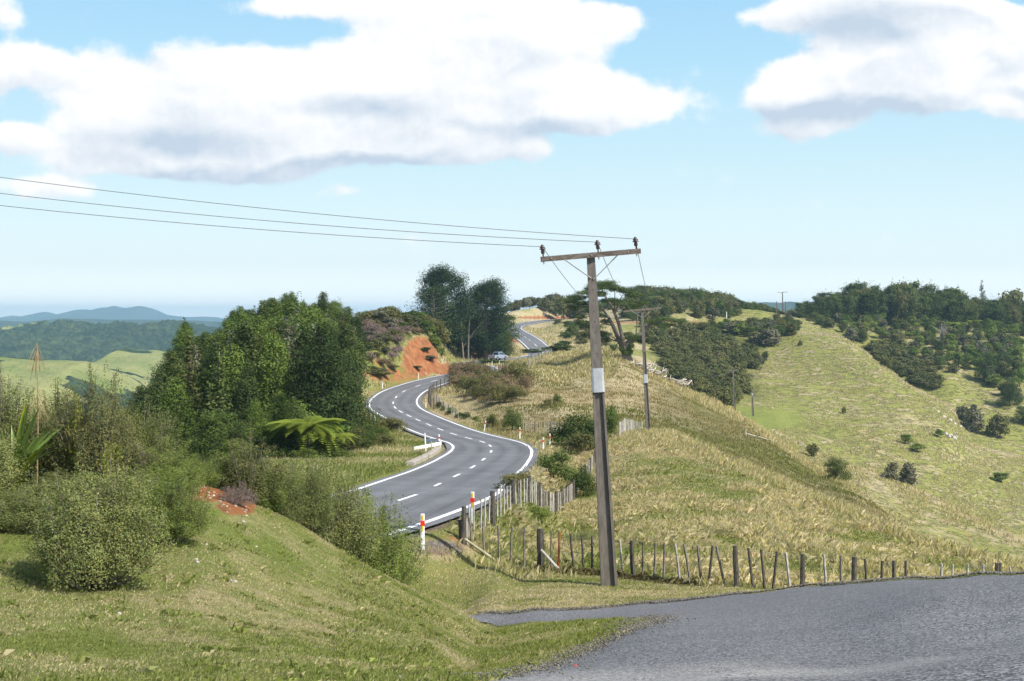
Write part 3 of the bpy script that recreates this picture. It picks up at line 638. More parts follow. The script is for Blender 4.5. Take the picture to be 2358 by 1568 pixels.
def fine_strip(s0, s1, w, dz):
    ss = np.linspace(s0, s1, 7); P = np.stack([np.interp(ss, RS, RP[:, k]) for k in range(3)], 1); N = np.stack([np.interp(ss, RS, RN[:, k]) for k in range(2)], 1)
    v = []
    for i in range(7):
        for e in (-w, w): v.append((P[i, 0]+N[i, 0]*e, P[i, 1]+N[i, 1]*e, P[i, 2]+dz))
    q = [(2*i, 2*i+1, 2*i+3, 2*i+2) for i in range(6)]
    return np.array(v), np.array(q)
for c in cs:
    v, q = fine_strip(c-1.5, c+1.5, .075, .014); addstrip(v, q)
mk = link('road_marking', mesh_np('road_marking', np.concatenate(Vm), np.concatenate(Qm), M['paint'])); tag(mk, 'white edge lines and centre dashes on the main road', kind='structure')

# ------------------------------------------------------------------ side road
def draped(name, poly, mat, dz, sp=0.5, label=None, tint=False, jit=0.035, seed=5):
    """sheet lying on the land inside a closed outline (world x, y)"""
    rng = random.Random(seed); P = []
    n = len(poly)
    for i in range(n):
        a = Vector(poly[i]); c = Vector(poly[(i+1) % n]); L = (c-a).length; k = max(1, int(L/(sp*.5)))
        for t in range(k):
            p = a+(c-a)*(t/k); P.append(Vector((p.x+rng.uniform(-jit, jit), p.y+rng.uniform(-jit, jit)*2)))
    nbd = len(P); xs = [p.x for p in P]; ys = [p.y for p in P]
    def inside(x, y):
        c = False; j = nbd-1
        for i in range(nbd):
            if (ys[i] > y) != (ys[j] > y) and x < (xs[j]-xs[i])*(y-ys[i])/(ys[j]-ys[i])+xs[i]: c = not c
            j = i
        return c
    y = min(ys)
    while y < max(ys):
        x = min(xs)
        while x < max(xs):
            q = (x+rng.uniform(-.1, .1), y+rng.uniform(-.1, .1))
            if inside(*q): P.append(Vector(q))
            x += sp
        y += sp
    vs, es, fs, *_ = delaunay_2d_cdt(P, [], [list(range(nbd))], 1, 1e-5)
    Z = ground(np.array([v.x for v in vs]), np.array([v.y for v in vs]))
    me = bpy.data.meshes.new(name); me.from_pydata([(v.x, v.y, Z[i]+dz) for i, v in enumerate(vs)], [], [tuple(f) for f in fs]); me.update()
    if len(me.polygons) and me.polygons[0].normal.z < 0: me.flip_normals()
    me.polygons.foreach_set('use_smooth', np.ones(len(me.polygons), bool)); me.materials.append(mat)
    o = link(name, me); tag(o, label, kind='structure'); return o
far_edge = [(1100,1415),(1200,1411),(1300,1406),(1430,1396),(1550,1385),(1700,1368),(1900,1349),(2100,1334),(2230,1328),(2358,1324)]
near_edge = [(1130,1437),(1200,1436),(1300,1431),(1400,1425),(1470,1425),(1492,1434),(1455,1453),(1380,1488),(1250,1536),(1140,1568)]
fe = []
for p in far_edge:
    h = hit(p[0], p[1], 12); fe.append((h.x, h.y))
ne = []
for p in near_edge:
    h = hit(p[0], p[1], 9); ne.append((h.x, h.y))
SIDE_POLY = [(-9.6, 34.0), (-6.0, 33.2), (-3.2, 32.6)] + fe + [(12.5, 24.5), (14, 14), (9, 5), (3, 4.2), (-1.5, 4.5), (-.9, 8.0)] + ne[::-1] + [(-3.0, 30.2), (-6.0, 30.3), (-10.5, 30.8)]
def in_poly_np(x, y, P):
    c = np.zeros(len(x), bool); j = len(P)-1
    for i in range(len(P)):
        xi, yi = P[i]; xj, yj = P[j]
        if yi != yj: c ^= ((yi > y) != (yj > y)) & (x < (xj-xi)*(y-yi)/(yj-yi)+xi)
        j = i
    return c
# the turf stops under the seal
_co = np.empty(len(ter.data.vertices)*3, np.float32); ter.data.vertices.foreach_get('co', _co); _co = _co.reshape(-1, 3)
_cx = np.array([p[0] for p in SIDE_POLY]).mean(); _in = in_poly_np(GX.ravel(), GY.ravel(), SIDE_POLY) & (GY.ravel() < 45)
for _dx, _dy in ((.06, 0), (-.06, 0), (0, .10), (0, -.10)): _in &= in_poly_np(GX.ravel()+_dx, GY.ravel()+_dy, SIDE_POLY)
_co[_in, 2] -= .05; ter.data.vertices.foreach_set('co', _co.ravel()); ter.data.update()
draped('side_road', SIDE_POLY, M['chipseal'], .008, .38, 'coarse chipseal side road in the foreground')

# ------------------------------------------------------------------ air
b = MB(); b.box((0, 5200, -35), (23800, 14000, 240)); hz = b.build('haze', None); tag(hz, 'thin blue haze in the air', kind='stuff')
hm, T = new_mat('haze_air'); pv = T.add('ShaderNodeVolumePrincipled'); T.set(pv, 'Color', (.50, .77, 1.0, 1)); pv.inputs['Density'].default_value = 0.00013; pv.inputs['Anisotropy'].default_value = .15
o = T.add('ShaderNodeOutputMaterial'); T.l.new(pv.outputs[0], o.inputs['Volume']); hz.data.materials.append(hm)
# ------------------------------------------------------------------ plants
M['yellow_olive'] = foliage_mat('yellow_green_leaves', (.22,.24,.035), (.28,.28,.05), .3)
M['bush_dark'] = foliage_mat('dark_bush_leaves', (.036,.060,.018), (.062,.092,.026), .2)
M['bush_green'] = foliage_mat('mid_green_leaves', (.070,.115,.022), (.115,.165,.034), .25)
M['stalk'] = simple('dead_brown_stalk', (.30,.215,.11), .8, .2, 6)
M['shrub_olive'] = foliage_mat('olive_fine_leaves', (.135,.150,.058), (.185,.190,.078), .3)
M['pine_light'] = foliage_mat('cypress_needles', (.040,.068,.020), (.065,.098,.028), .12)
def unit(v): return v/np.maximum(np.linalg.norm(v, axis=-1, keepdims=True), 1e-9)
def leaf_quads(P, N, w, l, rng, spread=.8, tint=None, T=None):
    n = len(P); Nn = unit(N+rng.normal(0, spread, (n, 3)))
    t = T if T is not None else rng.normal(0, 1, (n, 3)); t = unit(t-Nn*(t*Nn).sum(1)[:, None]); b = np.cross(Nn, t)
    w = (w*rng.uniform(.7, 1.3, n))[:, None]; l = (l*rng.uniform(.7, 1.3, n))[:, None]
    V = np.stack([P-t*l/2, P+b*w/2, P+t*l/2, P-b*w/2], 1).reshape(-1, 3)
    Q = np.arange(n*4).reshape(n, 4)
    ti = rng.normal(1, .16, n).clip(.5, 1.6)
    c = np.stack([ti*rng.uniform(.88, 1.2, n), ti, ti*rng.uniform(.8, 1.2, n)], 1)
    if tint is not None: c = c*tint
    return V, Q, np.repeat(c, 4, 0)
def cloud_mesh(name, blobs, n, w, l, mat, seed, shell=.45, clumpvar=.22, up=.35, lump=.28, lf=2.6):
    """foliage: leaf faces spread through the outer part of uneven blobs (cx,cy,cz,rx,ry,rz)"""
    rng = np.random.default_rng(seed); B = np.array(blobs, float)
    wt = (B[:, 3]*B[:, 4]+B[:, 3]*B[:, 5]+B[:, 4]*B[:, 5]); wt /= wt.sum()
    bi = rng.choice(len(B), n, p=wt); D = unit(rng.normal(0, 1, (n, 3)))
    rr = 1-shell*rng.random(n)**1.6
    ph = bi*7.7
    lm = 1+lump*(np.sin(D[:, 0]*lf*2+ph)*np.sin(D[:, 1]*lf*2.3+ph*1.3)+.8*np.sin(D[:, 2]*lf*3+ph*.7)*np.sin(D[:, 0]*lf*3.7+ph))
    P = B[bi, :3]+D*B[bi, 3:6]*(rr*lm)[:, None]
    cv = rng.uniform(1-clumpvar, 1+clumpvar, len(B))[bi]
    cl = 1+.22*np.sin(P[:, 0]*5.1/B[bi, 3]+ph)*np.sin(P[:, 1]*4.3/B[bi, 4]+2)*np.sin(P[:, 2]*4.7/B[bi, 5]+1)
    N = D+np.array([0, 0, up])
    V, Q, C = leaf_quads(P, N, w, l, rng, .55, (cv*cl)[:, None])
    return mesh_np(name, V, Q, mat, tint=C)
def trunk_mesh(name, h, r, limbs, seed, mat, lean=.05, top=.75):
    rng = random.Random(seed); b = MB()
    pts = [(0, 0, -.4)]
    for i in range(1, 6):
        t = i/5; pts.append((rng.uniform(-lean, lean)*h*t, rng.uniform(-lean, lean)*h*t, h*top*t))
    b.tube(pts, [r*1.35]+[r*(1-.75*i/5) for i in range(1, 6)], 7)
    for k in range(limbs):
        t = rng.uniform(.35, .95); a = rng.uniform(0, 6.28); i = int(t*5); p = Vector(pts[i]); L = h*rng.uniform(.2, .38)
        q = p+Vector((math.cos(a)*L*.5, math.sin(a)*L*.5, L*.35)); e = p+Vector((math.cos(a)*L, math.sin(a)*L, L*.8))
        b.tube([p, q, e], [r*.45, r*.3, r*.1], 5)
    return b.mesh(name, mat, True)
def dome_blobs(rng, n, w, h, base=.25, r=.30, flat=.85):
    out = [(0, 0, h*.55, w*.30, w*.30, h*.34)]
    for i in range(n):
        a = rng.uniform(0, 6.28); t = rng.random(); rad = w*.5*math.sqrt(rng.random())*(1-.55*t)*.85
        z = h*(base+(1-base)*t*.86); s = r*rng.uniform(.65, 1.15)*w*(1-.35*t)
        out.append((math.cos(a)*rad, math.sin(a)*rad, z, s, s, s*flat))
    return out
LIB = {}
def lib(key, crown, trunk): LIB.setdefault(key, []).append((crown, trunk))
_r = random.Random(11)
def mk_bush(key, mats, cnt, w, h, nl, lw, nb=14, base=.2, r=.24, seed0=100, trunk=True, **kw):
    for i in range(cnt):
        mt = mats[i % len(mats)]
        cm = cloud_mesh('crown', dome_blobs(random.Random(seed0+i), nb, w, h, base, r), nl, lw*.62, lw, M[mt], seed0+i, **kw)
        tm = trunk_mesh('trunk', h, h*.018+.02, 4, seed0+i, M['bark_dark'], top=.62) if trunk else None
        lib(key, cm, tm)
mk_bush('bush', ['bush', 'totara', 'bush_dark', 'bush', 'bush_green', 'bush_olive', 'totara'], 7, 6.2, 7.5, 12500, .155, nb=34, base=.08, r=.165, seed0=100, lump=.34, clumpvar=.36)
mk_bush('scrub', ['bush_olive', 'gorse', 'bush', 'grey_bush'], 5, 3.4, 3.2, 1700, .30, nb=13, base=.1, r=.26, seed0=140, trunk=False)
mk_bush('gorse', ['gorse'], 4, 3.0, 2.2, 1300, .28, nb=11, base=.12, r=.26, seed0=160, trunk=False)
mk_bush('totara', ['totara', 'bush', 'totara', 'bush_olive'], 5, 7.5, 12.5, 5200, .42, nb=30, base=.06, r=.18, seed0=180, lump=.32)
mk_bush('round', ['grey_bush', 'gorse'], 3, 3.2, 2.8, 1500, .30, nb=10, base=.15, r=.27, seed0=200, trunk=True)
mk_bush('brown', ['brown_scrub', 'brown_scrub', 'bush_olive'], 4, 3.0, 2.6, 3600, .12, nb=14, base=.12, r=.26, seed0=220, trunk=False, shell=.8)
mk_bush('purple', ['purple_scrub'], 2, 3.2, 1.8, 2600, .15, nb=12, base=.2, r=.28, seed0=240, trunk=False, shell=.8)
mk_bush('light', ['bush_light'], 3, 3.6, 4.2, 1500, .32, nb=12, base=.3, r=.24, seed0=260)
mk_bush('roadbush', ['bush', 'bush_olive', 'manuka_green'], 3, 2.6, 2.2, 5200, .10, nb=16, base=.15, r=.23, seed0=280, up=.6)
mk_bush('wind', ['bush_olive', 'grey_bush'], 3, 8.0, 4.6, 1700, .55, nb=16, base=.45, r=.17, seed0=300)
def spire(seed, h=9., w=2.6, n=2600, mat='bush_olive', leaf=.26):
    rr = random.Random(seed); bl = []
    for i in range(16):
        t = i/15; a = rr.uniform(0, 6.28); rad = w*.28*(1-t)*rr.uniform(.4, 1); s = w*.5*(1.08-t)*rr.uniform(.5, .8)+.14
        bl.append((math.cos(a)*rad, math.sin(a)*rad, h*(.14+.84*t), s, s, s*1.15))
    return cloud_mesh('crown', bl, n, leaf*.55, leaf, M[mat], seed)
def podo(seed, mat, h=7.8, w=4.2, n=12500, leaf=.145):
    rr = random.Random(seed); bl = []
    for i in range(34):
        t = (i/33)**.9; a = i*2.4+rr.uniform(-.5, .5); pr = (1-t)**.62; rad = w*.34*pr*rr.uniform(.6, 1.1); s = w*.19*(.45+.7*pr)*rr.uniform(.75, 1.25)
        bl.append((math.cos(a)*rad, math.sin(a)*rad, h*(.07+.88*t), s, s, s*.85))
    return cloud_mesh('crown', bl, n, leaf*.6, leaf, M[mat], seed, lump=.40, clumpvar=.34)
for i, mt in enumerate(['bush_dark', 'bush', 'totara', 'bush_green', 'bush_dark']): lib('podo', podo(350+i, mt), trunk_mesh('trunk', 7.8, .12, 0, 350+i, M['bark_dark'], .02, .85))
for i, mt in enumerate(['bush_olive', 'totara', 'grey_bush']): lib('spire', spire(320+i, mat=mt), trunk_mesh('trunk', 9, .14, 0, 320+i, M['bark'], .02, .9))

def fine_shrub(seed, w, h, nstem, nleaf, leaf, mat, spiky=.12, bark='bark', upright=.5, fill=1.3):
    """heath-like shrub of thin rising stems carrying tiny leaves"""
    rng = np.random.default_rng(seed); rr = random.Random(seed)
    az = rng.uniform(0, 2*math.pi, nstem); q = np.sqrt(rng.random(nstem)); el = (1-q*.86)
    tipr = w*.5*q*rng.uniform(.85, 1.05, nstem); zt = h*(.30+.66*np.sqrt(np.maximum(0, 1-q**2)))*rng.uniform(.86, 1.0+spiky, nstem)
    lob = 1+.16*np.sin(az*3+seed)+.1*np.sin(az*5+2*seed); tipr = tipr*lob; zt = zt*(1+.12*np.sin(az*2+seed*1.7))
    tip = np.stack([np.cos(az)*tipr, np.sin(az)*tipr, zt], 1); base = np.stack([np.cos(az)*tipr*.22, np.sin(az)*tipr*.22, zt*0-.05], 1)
    mid = base*.4+tip*.6; mid[:, 2] = zt*(upright-.08*q); mid[:, :2] *= 1.15
    def curve(t, i): t = t[:, None]; return base[i]*(1-t)**2+2*mid[i]*t*(1-t)+tip[i]*t*t
    i = rng.integers(0, nstem, nleaf); t = 1-rng.random(nleaf)**1.35*.62
    P = curve(t, i); off = rng.normal(0, 1, (nleaf, 3))*np.array([1, 1, .8])*(.075*w*(1.08-t)[:, None]+.012)
    P = P+off; P[:, 2] = np.maximum(P[:, 2], .02)
    dirn = unit(curve(np.minimum(t+.05, 1.05), i)-curve(t-.05, i)+off*2)
    nf = int(nleaf*fill)
    D = rng.normal(0, 1, (nf, 3)); D[:, 2] = np.abs(D[:, 2])*1.0-.12; D = unit(D); az2 = np.arctan2(D[:, 1], D[:, 0])
    lb = (1+.16*np.sin(az2*3+seed)+.1*np.sin(az2*5+2*seed))*(1+.10*np.sin(D[:, 0]*9+seed)*np.sin(D[:, 1]*8)*1.3+.07*np.sin(D[:, 2]*15+D[:, 0]*11))
    rad = (1-.42*rng.random(nf)**1.5)*lb
    flo = smooth01((D[:, 2]+.15)/.5)*.22+.78
    Pf = np.stack([D[:, 0]*w*.47*rad*flo, D[:, 1]*w*.47*rad*flo, h*.16+D[:, 2]*h*.72*rad], 1); Pf[:, 2] = np.maximum(Pf[:, 2], .015*rng.random(nf))
    P = np.concatenate([P, Pf]); off = np.concatenate([off, D*.1]); dirn = np.concatenate([dirn, unit(D+np.array([0, 0, .9]))]); i = np.concatenate([i, rng.integers(0, nstem, nf)])
    T0 = 1+.25*np.sin(P[:, 0]*11/w+seed)*np.sin(P[:, 1]*12/w)*np.sin(P[:, 2]*13/h+1)
    cv = (1+.12*np.sin(i*12.9898))*T0; m_ = len(P)
    V, Q_, C = leaf_quads(P, np.array([0, 0, .6])+unit(off+1e-6), leaf*.45, leaf, rng, .7, cv[:, None], T=dirn+rng.normal(0, .6, (m_, 3)))
    crown = mesh_np('foliage', V, Q_, M[mat], tint=C)
    b = MB()
    for k in range(0, nstem, 2):
        ts = np.linspace(0, 1, 5); pp = curve(ts, np.full(5, k)); b.tube([tuple(x) for x in pp], [.012*h, .009*h, .006*h, .004*h, .0015*h], 3, False)
    return crown, b.mesh('stems', M[bark], True)
for sd_ in (1, 2, 3): LIB.setdefault('manuka', []).append(fine_shrub(400+sd_, 1.7, 1.5, 150, 13000, .034, 'manuka' if sd_ != 2 else 'manuka_green', .16, fill=1.7))
for sd_ in (4, 5): LIB.setdefault('sparse', []).append(fine_shrub(400+sd_, 1.5, 1.6, 60, 7500, .038, 'manuka' if sd_ == 4 else 'shrub_olive', .30, upright=.62, fill=.5))
for sd_ in (6, 7): LIB.setdefault('tall', []).append(fine_shrub(400+sd_, 2.0, 2.3, 130, 12000, .042, 'shrub_olive' if sd_ == 6 else 'manuka', .12, fill=2.0))
LIB['dry'] = [fine_shrub(410, 1.5, 1.0, 120, 7000, .035, 'purple_scrub', .3, fill=.6)]
LIB['yellowshrub'] = [fine_shrub(411, .7, .9, 16, 420, .055, 'yellow_olive', .3, fill=.3)]

def plant(key, name, label, cat, p, h, w=None, group=None, rz=None, rng=_r, parts=True, vi=None, tilt=0.0, names=('crown', 'trunk')):
    """a plant whose library mesh is scaled to height h and width w and stood on the ground at p"""
    pr = LIB[key]; cm, tm = pr[rng.randrange(len(pr)) if vi is None else vi]
    if 'bb' not in cm:
        co = np.empty(len(cm.vertices)*3, np.float32); cm.vertices.foreach_get('co', co); co = co.reshape(-1, 3)
        cm['bb'] = [float(np.percentile(co[:, 2], 99.7)), float(np.percentile(np.abs(co[:, :2]), 98.5)*2)]
    H, Wd = cm['bb']; sz = h/H; sx = (w/Wd) if w else sz
    rz = rng.uniform(0, 6.28) if rz is None else rz
    if tm is None or not parts:
        o = link(name, cm); o.location = p; root = o
    else:
        root = empty(name, p); c = link(names[0], cm, root); t = link(names[1], tm, root)
    root.rotation_euler = (tilt, 0, rz); root.scale = (sx, sx, sz)
    return tag(root, label, cat, group)

SKY_L = [(300,910),(345,892),(385,862),(400,800),(414,765),(425,738),(440,770),(480,772),(520,742),(545,704),(580,716),(640,684),(665,677),(720,690),(745,682),(800,708),(850,718),(900,703),(930,720),(960,714),(1000,735),(1050,745)]
def skyz(px, d, tab): xs, ys = zip(*tab); return (HY-float(np.interp(px, xs, ys)))/F*d
G1 = 'native trees of the dense bush on the knoll left of the road'
rng3 = random.Random(77)
for d, p0, p1, st in ((88,600,650,45),(94,500,720,46),(102,400,752,42),(112,335,778,38),(122,318,796,36),(133,318,810,34),(145,322,818,32),(158,340,802,30),(172,368,808,29),(187,394,818,28),(203,430,835,28),(220,520,862,30)):
    px = p0+rng3.uniform(0, 12)
    while px < p1:
        dd = d*rng3.uniform(.965, 1.035); pp = at(px, dd)
        lim = skyz(px, dd, SKY_L)-pp.z+rng3.uniform(-1.1, .55); h = min(rng3.uniform(5.6, 9.4), lim)
        if d < 100: h = min(h, rng3.uniform(2.2, 4.2))
        rd_ = float(np.min(np.hypot(RP[:, 0]-pp.x, RP[:, 1]-pp.y)))
        if h > 1.6 and rd_ > 5.5:
            kk = rng3.random()
            if h > 3 and .34 < kk < .86: plant('podo', 'bush_tree', 'pointed dark native tree packed into the dense bush on the knoll left of the road', 'tree', pp, h, h*rng3.uniform(.44, .62), G1, rng=rng3)
            elif h > 5 and kk <= .34: plant('spire', 'spire_tree', 'narrow pointed native tree rising out of the dense bush on the knoll', 'tree', pp, h, h*rng3.uniform(.34, .5), G1, rng=rng3)
            else: plant('bush', 'bush_tree', 'rounded native tree packed into the dense bush on the knoll left of the road', 'tree', pp, h, h*rng3.uniform(.78, 1.05)*(1.0 if h > 3.5 else 1.35), G1, rng=rng3)
        px += st*.82*rng3.uniform(.8, 1.25)
tt = at(425, 172); plant('spire', 'spire_tree', 'tallest narrow dark tree at the left end of the knoll skyline', 'tree', tt, skyz(425, 172, [(0, 733), (2000, 733)])-tt.z, 2.3, rng=rng3, vi=1)
# scrub on the spur above the red cutting
for i in range(46):
    px = rng3.uniform(828, 1035); py = rng3.uniform(728, 800)
    if abs(px-968) < 60 and py > 768: continue
    pp = hit(px, py, 175)
    if pp.y < 200 or pp.y > 300: continue
    lim = skyz(px, pp.y, SKY_L)-pp.z
    if px < 935 and 750 < py < 800: plant('purple', 'dead_scrub', 'purplish dead scrub bush on the spur beside the red cutting', 'shrub', pp, rng3.uniform(.8, 1.3), rng3.uniform(2.2, 3.2), 'dead scrub above the red cutting', rng=rng3)
    else: plant('scrub', 'scrub_bush', 'olive scrub bush on the spur above the red cutting', 'shrub', pp, min(rng3.uniform(1.6, 2.8), max(lim, 1.2)), rng3.uniform(2.4, 3.8), 'scrub above the red cutting', rng=rng3)
for px in range(838, 1010, 13):
    d = 236+rng3.uniform(-8, 8); pp = at(px, d); lim = skyz(px, d, SKY_L)-pp.z
    if lim > .8: plant('scrub', 'scrub_bush', 'scrub bush on the skyline behind the red cutting', 'shrub', pp, lim, max(2.6, lim*1.0), 'skyline scrub behind the red cutting', rng=rng3)
def inpoly(x, y, P):
    c = False; j = len(P)-1
    for i in range(len(P)):
        if (P[i][1] > y) != (P[j][1] > y) and x < (P[j][0]-P[i][0])*(y-P[i][1])/(P[j][1]-P[i][1])+P[i][0]: c = not c
        j = i
    return c
def scatter(poly, n, mind, fn, seed, dmin, dmax, sepm):
    r_ = random.Random(seed); got = []; xs = [p[0] for p in poly]; ys = [p[1] for p in poly]; tries = 0
    while len(got) < n and tries < n*30:
        tries += 1; px = r_.uniform(min(xs), max(xs)); py = r_.uniform(min(ys), max(ys))
        if not inpoly(px, py, poly): continue
        p = hit(px, py, mind)
        if not dmin < p.y < dmax: continue
        if any((p.x-g[0])**2+(p.y-g[1])**2 < sepm*sepm for g in got): continue
        got.append((p.x, p.y)); fn(px, py, p, r_)
def spur_scrub(px, py, p, r):
    if abs(px-968) < 46 and py > 772: return
    if float(np.min(np.hypot(RP[:, 0]-p.x, RP[:, 1]-p.y))) < 5.2: return
    plant(r.choice(('scrub', 'brown', 'scrub', 'purple')), 'spur_scrub', 'low brownish scrub on the rough spur left of the red cutting', 'shrub', p, r.uniform(.7, 1.5), r.uniform(1.8, 3.2), 'low scrub on the rough spur left of the red cutting', rng=r)
scatter([(840,735),(1000,735),(1030,790),(1010,800),(920,795),(915,850),(880,868),(850,870)], 78, 175, spur_scrub, 87, 180, 262, 1.5)
for i in range(9):
    px = rng3.uniform(850, 1040); py = rng3.uniform(805, 868); pp = hit(px, py, 165)
    if 180 < pp.y < 262 and float(np.min(np.hypot(RP[:, 0]-pp.x, RP[:, 1]-pp.y))) > 4.6: plant('scrub', 'bank_scrub', 'small olive tuft of scrub growing on the earth of the red cutting', 'shrub', pp, rng3.uniform(.3, .6), rng3.uniform(1.0, 2.6), 'tufts of scrub on the red cutting', rng=rng3)
for (px, py, h) in ((1000,800,2.2),(1008,812,1.8),(1016,822,1.5),(985,772,2.4)):
    plant('light', 'green_bush', 'bright green bush on the right shoulder of the red cutting', 'shrub', hit(px, py, 190), h, h*1.0, 'green bushes at the right shoulder of the red cutting', rng=rng3)

# --- two big pines and a dead tree by the bend
def pine(seed, h, w, label, loc, n=5200, first=.22, skew=0.0):
    rr = random.Random(seed); b = MB(); bl = []
    tp = [(0, 0, -.5), (.1, 0, h*.2), (rr.uniform(-.3, .3), 0, h*.45), (rr.uniform(-.4, .4)+skew*.5, .2, h*.7), (rr.uniform(-.3, .3)+skew, 0, h*.93)]
    b.tube(tp, [.55, .42, .34, .22, .06], 8)
    for k in range(38):
        t = first+(1-first)*(k/37)**.9; i = min(3, int(t*4)); p = Vector(tp[i]).lerp(Vector(tp[i+1]), t*4-i) if t < 1 else Vector(tp[4]); a = k*2.4+rr.uniform(-.4, .4)
        prof = math.sin(min(1, (t-first)/(1-first)*.8+.25)*math.pi)**.6; L = w*.5*(prof*.55+.40)*rr.uniform(.7, 1.1)
        e = p+Vector((math.cos(a)*L, math.sin(a)*L, L*rr.uniform(.1, .5))); m = p.lerp(e, .5)+Vector((0, 0, -.15))
        b.tube([p, m, e], [.13, .09, .03], 5)
        for q, s in ((.6, .8), (1.0, 1.0)):
            c = p.lerp(e, q); R_ = w*.20*s*rr.uniform(.8, 1.25); bl.append((c.x, c.y, c.z+.25, R_, R_, R_*.78))
    root = empty('pine_tree', loc); tag(root, label, 'tree')
    cm = cloud_mesh('crown', bl, n, .15, .36, M['pine'], seed, shell=.7, lump=.3, up=.6); link('crown', cm, root); b.build('trunk', M['bark'], root, True)
    return root
pl = hit(1052, 812, 285); pr_ = at(1082, 306)
pine(501, 16.4, 10.5, 'tall dark pine on the left of the pair standing by the road bend', at(1022, 300), 34000, .12, -.6)
pine(502, 17.0, 9.4, 'tall dark pine on the right of the pair standing by the road bend', at(1118, 308), 34000, .12, .7)
pine(503, 10.0, 9.0, 'lower dark pine in front of the left end of the tall pair by the bend', at(1000, 288), 6000, .08)
def bare_tree(name, label, loc, h, stems, mat, seed, r0=.3, fork=3, spread=.16):
    rr = random.Random(seed); root = empty(name, loc); tag(root, label, 'tree'); bt = MB(); bb = MB()
    def grow(p, d, L, r, k, tgt):
        pts = [p]; dd = d
        for i in range(3):
            dd = (dd+Vector((rr.uniform(-1, 1)*spread, rr.uniform(-1, 1)*spread, rr.uniform(-.05, .12)))).normalized(); pts.append(pts[-1]+dd*L/3)
        tgt.tube(pts, [r, r*.85, r*.7, r*.5 if k else r*.15], 6, False)
        if k:
            for j in range(rr.choice((2, 3, 3))):
                q = pts[rr.choice((1, 2, 3, 3))]; a = rr.uniform(0, 6.28); nd = (dd*.75+Vector((math.cos(a), math.sin(a), .25))*.75).normalized()
                grow(q, nd, L*rr.uniform(.45, .75), r*.45, k-1, bb)
    for (x, lean) in stems: grow(Vector((x, 0, -.3)), Vector((lean, 0, 1)).normalized(), h*.62, r0, fork, bt)
    bt.build('trunk', M[mat], root, True); bb.build('branch', M[mat], root, True); return root
bare_tree('dead_tree', 'bare grey dead tree with broken limbs between the two tall pines', at(1073, 304), 14.5, ((-.5, -.03), (.5, .04)), 'bark', 21, .22, 2, .08)

for d, p0, p1, hh in ((322, 985, 1165, 7.0), (345, 1000, 1172, 8.5)):
    px = p0
    while px < p1:
        pp = at(px, d+rng3.uniform(-5, 5)); plant('bush', 'bush_tree', 'dark bush tree in the thicket behind the tall pines', 'tree', pp, min(hh*rng3.uniform(.8, 1.15), (HY-703)/F*d-pp.z), 7.5, 'bush behind the tall pines', rng=rng3); px += 24*rng3.uniform(.8, 1.2)
# --- spreading windswept macrocarpa beside the second pole
mb = hit(1443, 832, 200); sc_ = F/mb.y
def mp(px, py, y=0.0): return Vector(((px-1443)/sc_, y, (832-py)/sc_))
root = empty('spreading_pine', mb); tag(root, 'old windswept spreading tree with twisted limbs beside the second pole', 'tree')
bt = MB(); bt.tube([mp(1447, 842), mp(1443, 820, .2), mp(1437, 800, .1), mp(1434, 790)], [.95, .72, .55, .42], 9)
bt.tube([mp(1436, 806), mp(1424, 778, .3), mp(1412, 750, .5), mp(1402, 730, .8), mp(1388, 712, 1)], [.42, .34, .28, .22, .10], 8)
bt.tube([mp(1436, 803), mp(1432, 775, -.4), mp(1424, 745, -.6), mp(1414, 720, -.9), mp(1404, 700, -1.2), mp(1390, 682, -1.4)], [.36, .29, .25, .2, .14, .07], 8)
bt.tube([mp(1438, 800), mp(1450, 788, .6), mp(1466, 780, 1.4), mp(1484, 764, 2), mp(1500, 748, 2.3), mp(1512, 736, 2.5), mp(1530, 731, 2.6)], [.55, .45, .36, .30, .24, .16, .06], 8)
bt.build('trunk', M['bark'], root, True)
pads = [(1395,655,30,9),(1372,662,26,8),(1418,663,26,8),(1350,672,26,7),(1330,684,26,8),(1316,692,18,6),(1385,676,22,6),(1440,672,24,7),(1462,680,22,7),(1405,690,26,7),(1430,698,24,8),(1470,700,24,8),(1452,712,20,7),
        (1345,700,26,8),(1365,712,22,9),(1322,708,16,7),(1380,726,22,8),(1338,730,14,6),(1345,745,20,8),(1370,752,20,8),(1385,768,16,8),(1395,782,12,7),(1395,740,14,6),(1500,738,18,5),(1530,733,24,5),(1556,738,20,5),(1512,746,14,4),
        (1462,776,26,8),(1485,786,20,7),(1445,768,12,5),(1412,800,12,8),(1355,775,14,8),(1540,748,18,5)]
bl = []; bb = MB(); rr = random.Random(5)
lf = cloud_mesh
anch = [(1388,712,1),(1390,682,-1.4),(1402,730,.8),(1414,720,-.9),(1424,745,-.6),(1412,750,.5),(1500,748,2.3),(1466,780,1.4),(1430,790,0)]
for (x, y, rx, ry) in pads:
    for _ in range(8):
        c = mp(x+rr.uniform(-.6, .6)*rx, y+rr.uniform(-.5, .5)*ry, rr.uniform(-4.2, 4.2) if y < 760 else rr.uniform(-1.5, 2.0)); R_ = rx/sc_*rr.uniform(.5, .85)
        bl.append((c.x, c.y, c.z, R_, R_*1.2, ry/sc_*.72))
    an = min(anch, key=lambda a: abs(a[0]-x)+abs(a[1]-y)*.6+(30 if a[1] < y-12 else 0)); e = Vector(bl[-1][:3]); s_ = mp(*an)
    bb.tube([s_, s_.lerp(e, .5)+Vector((0, 0, .3)), e], [.11, .075, .02], 5, False)
link('crown', cloud_mesh('crown', bl, 60000, .085, .19, M['pine_light'], 55, shell=.85, up=.6, lump=.3), root); bb.build('branch', M['bark'], root, True)
ep = [(rr.uniform(-.9, .9), rr.uniform(-.9, .2), 1.2+rr.uniform(0, 1.7), .5, .5, .4) for _ in range(9)]
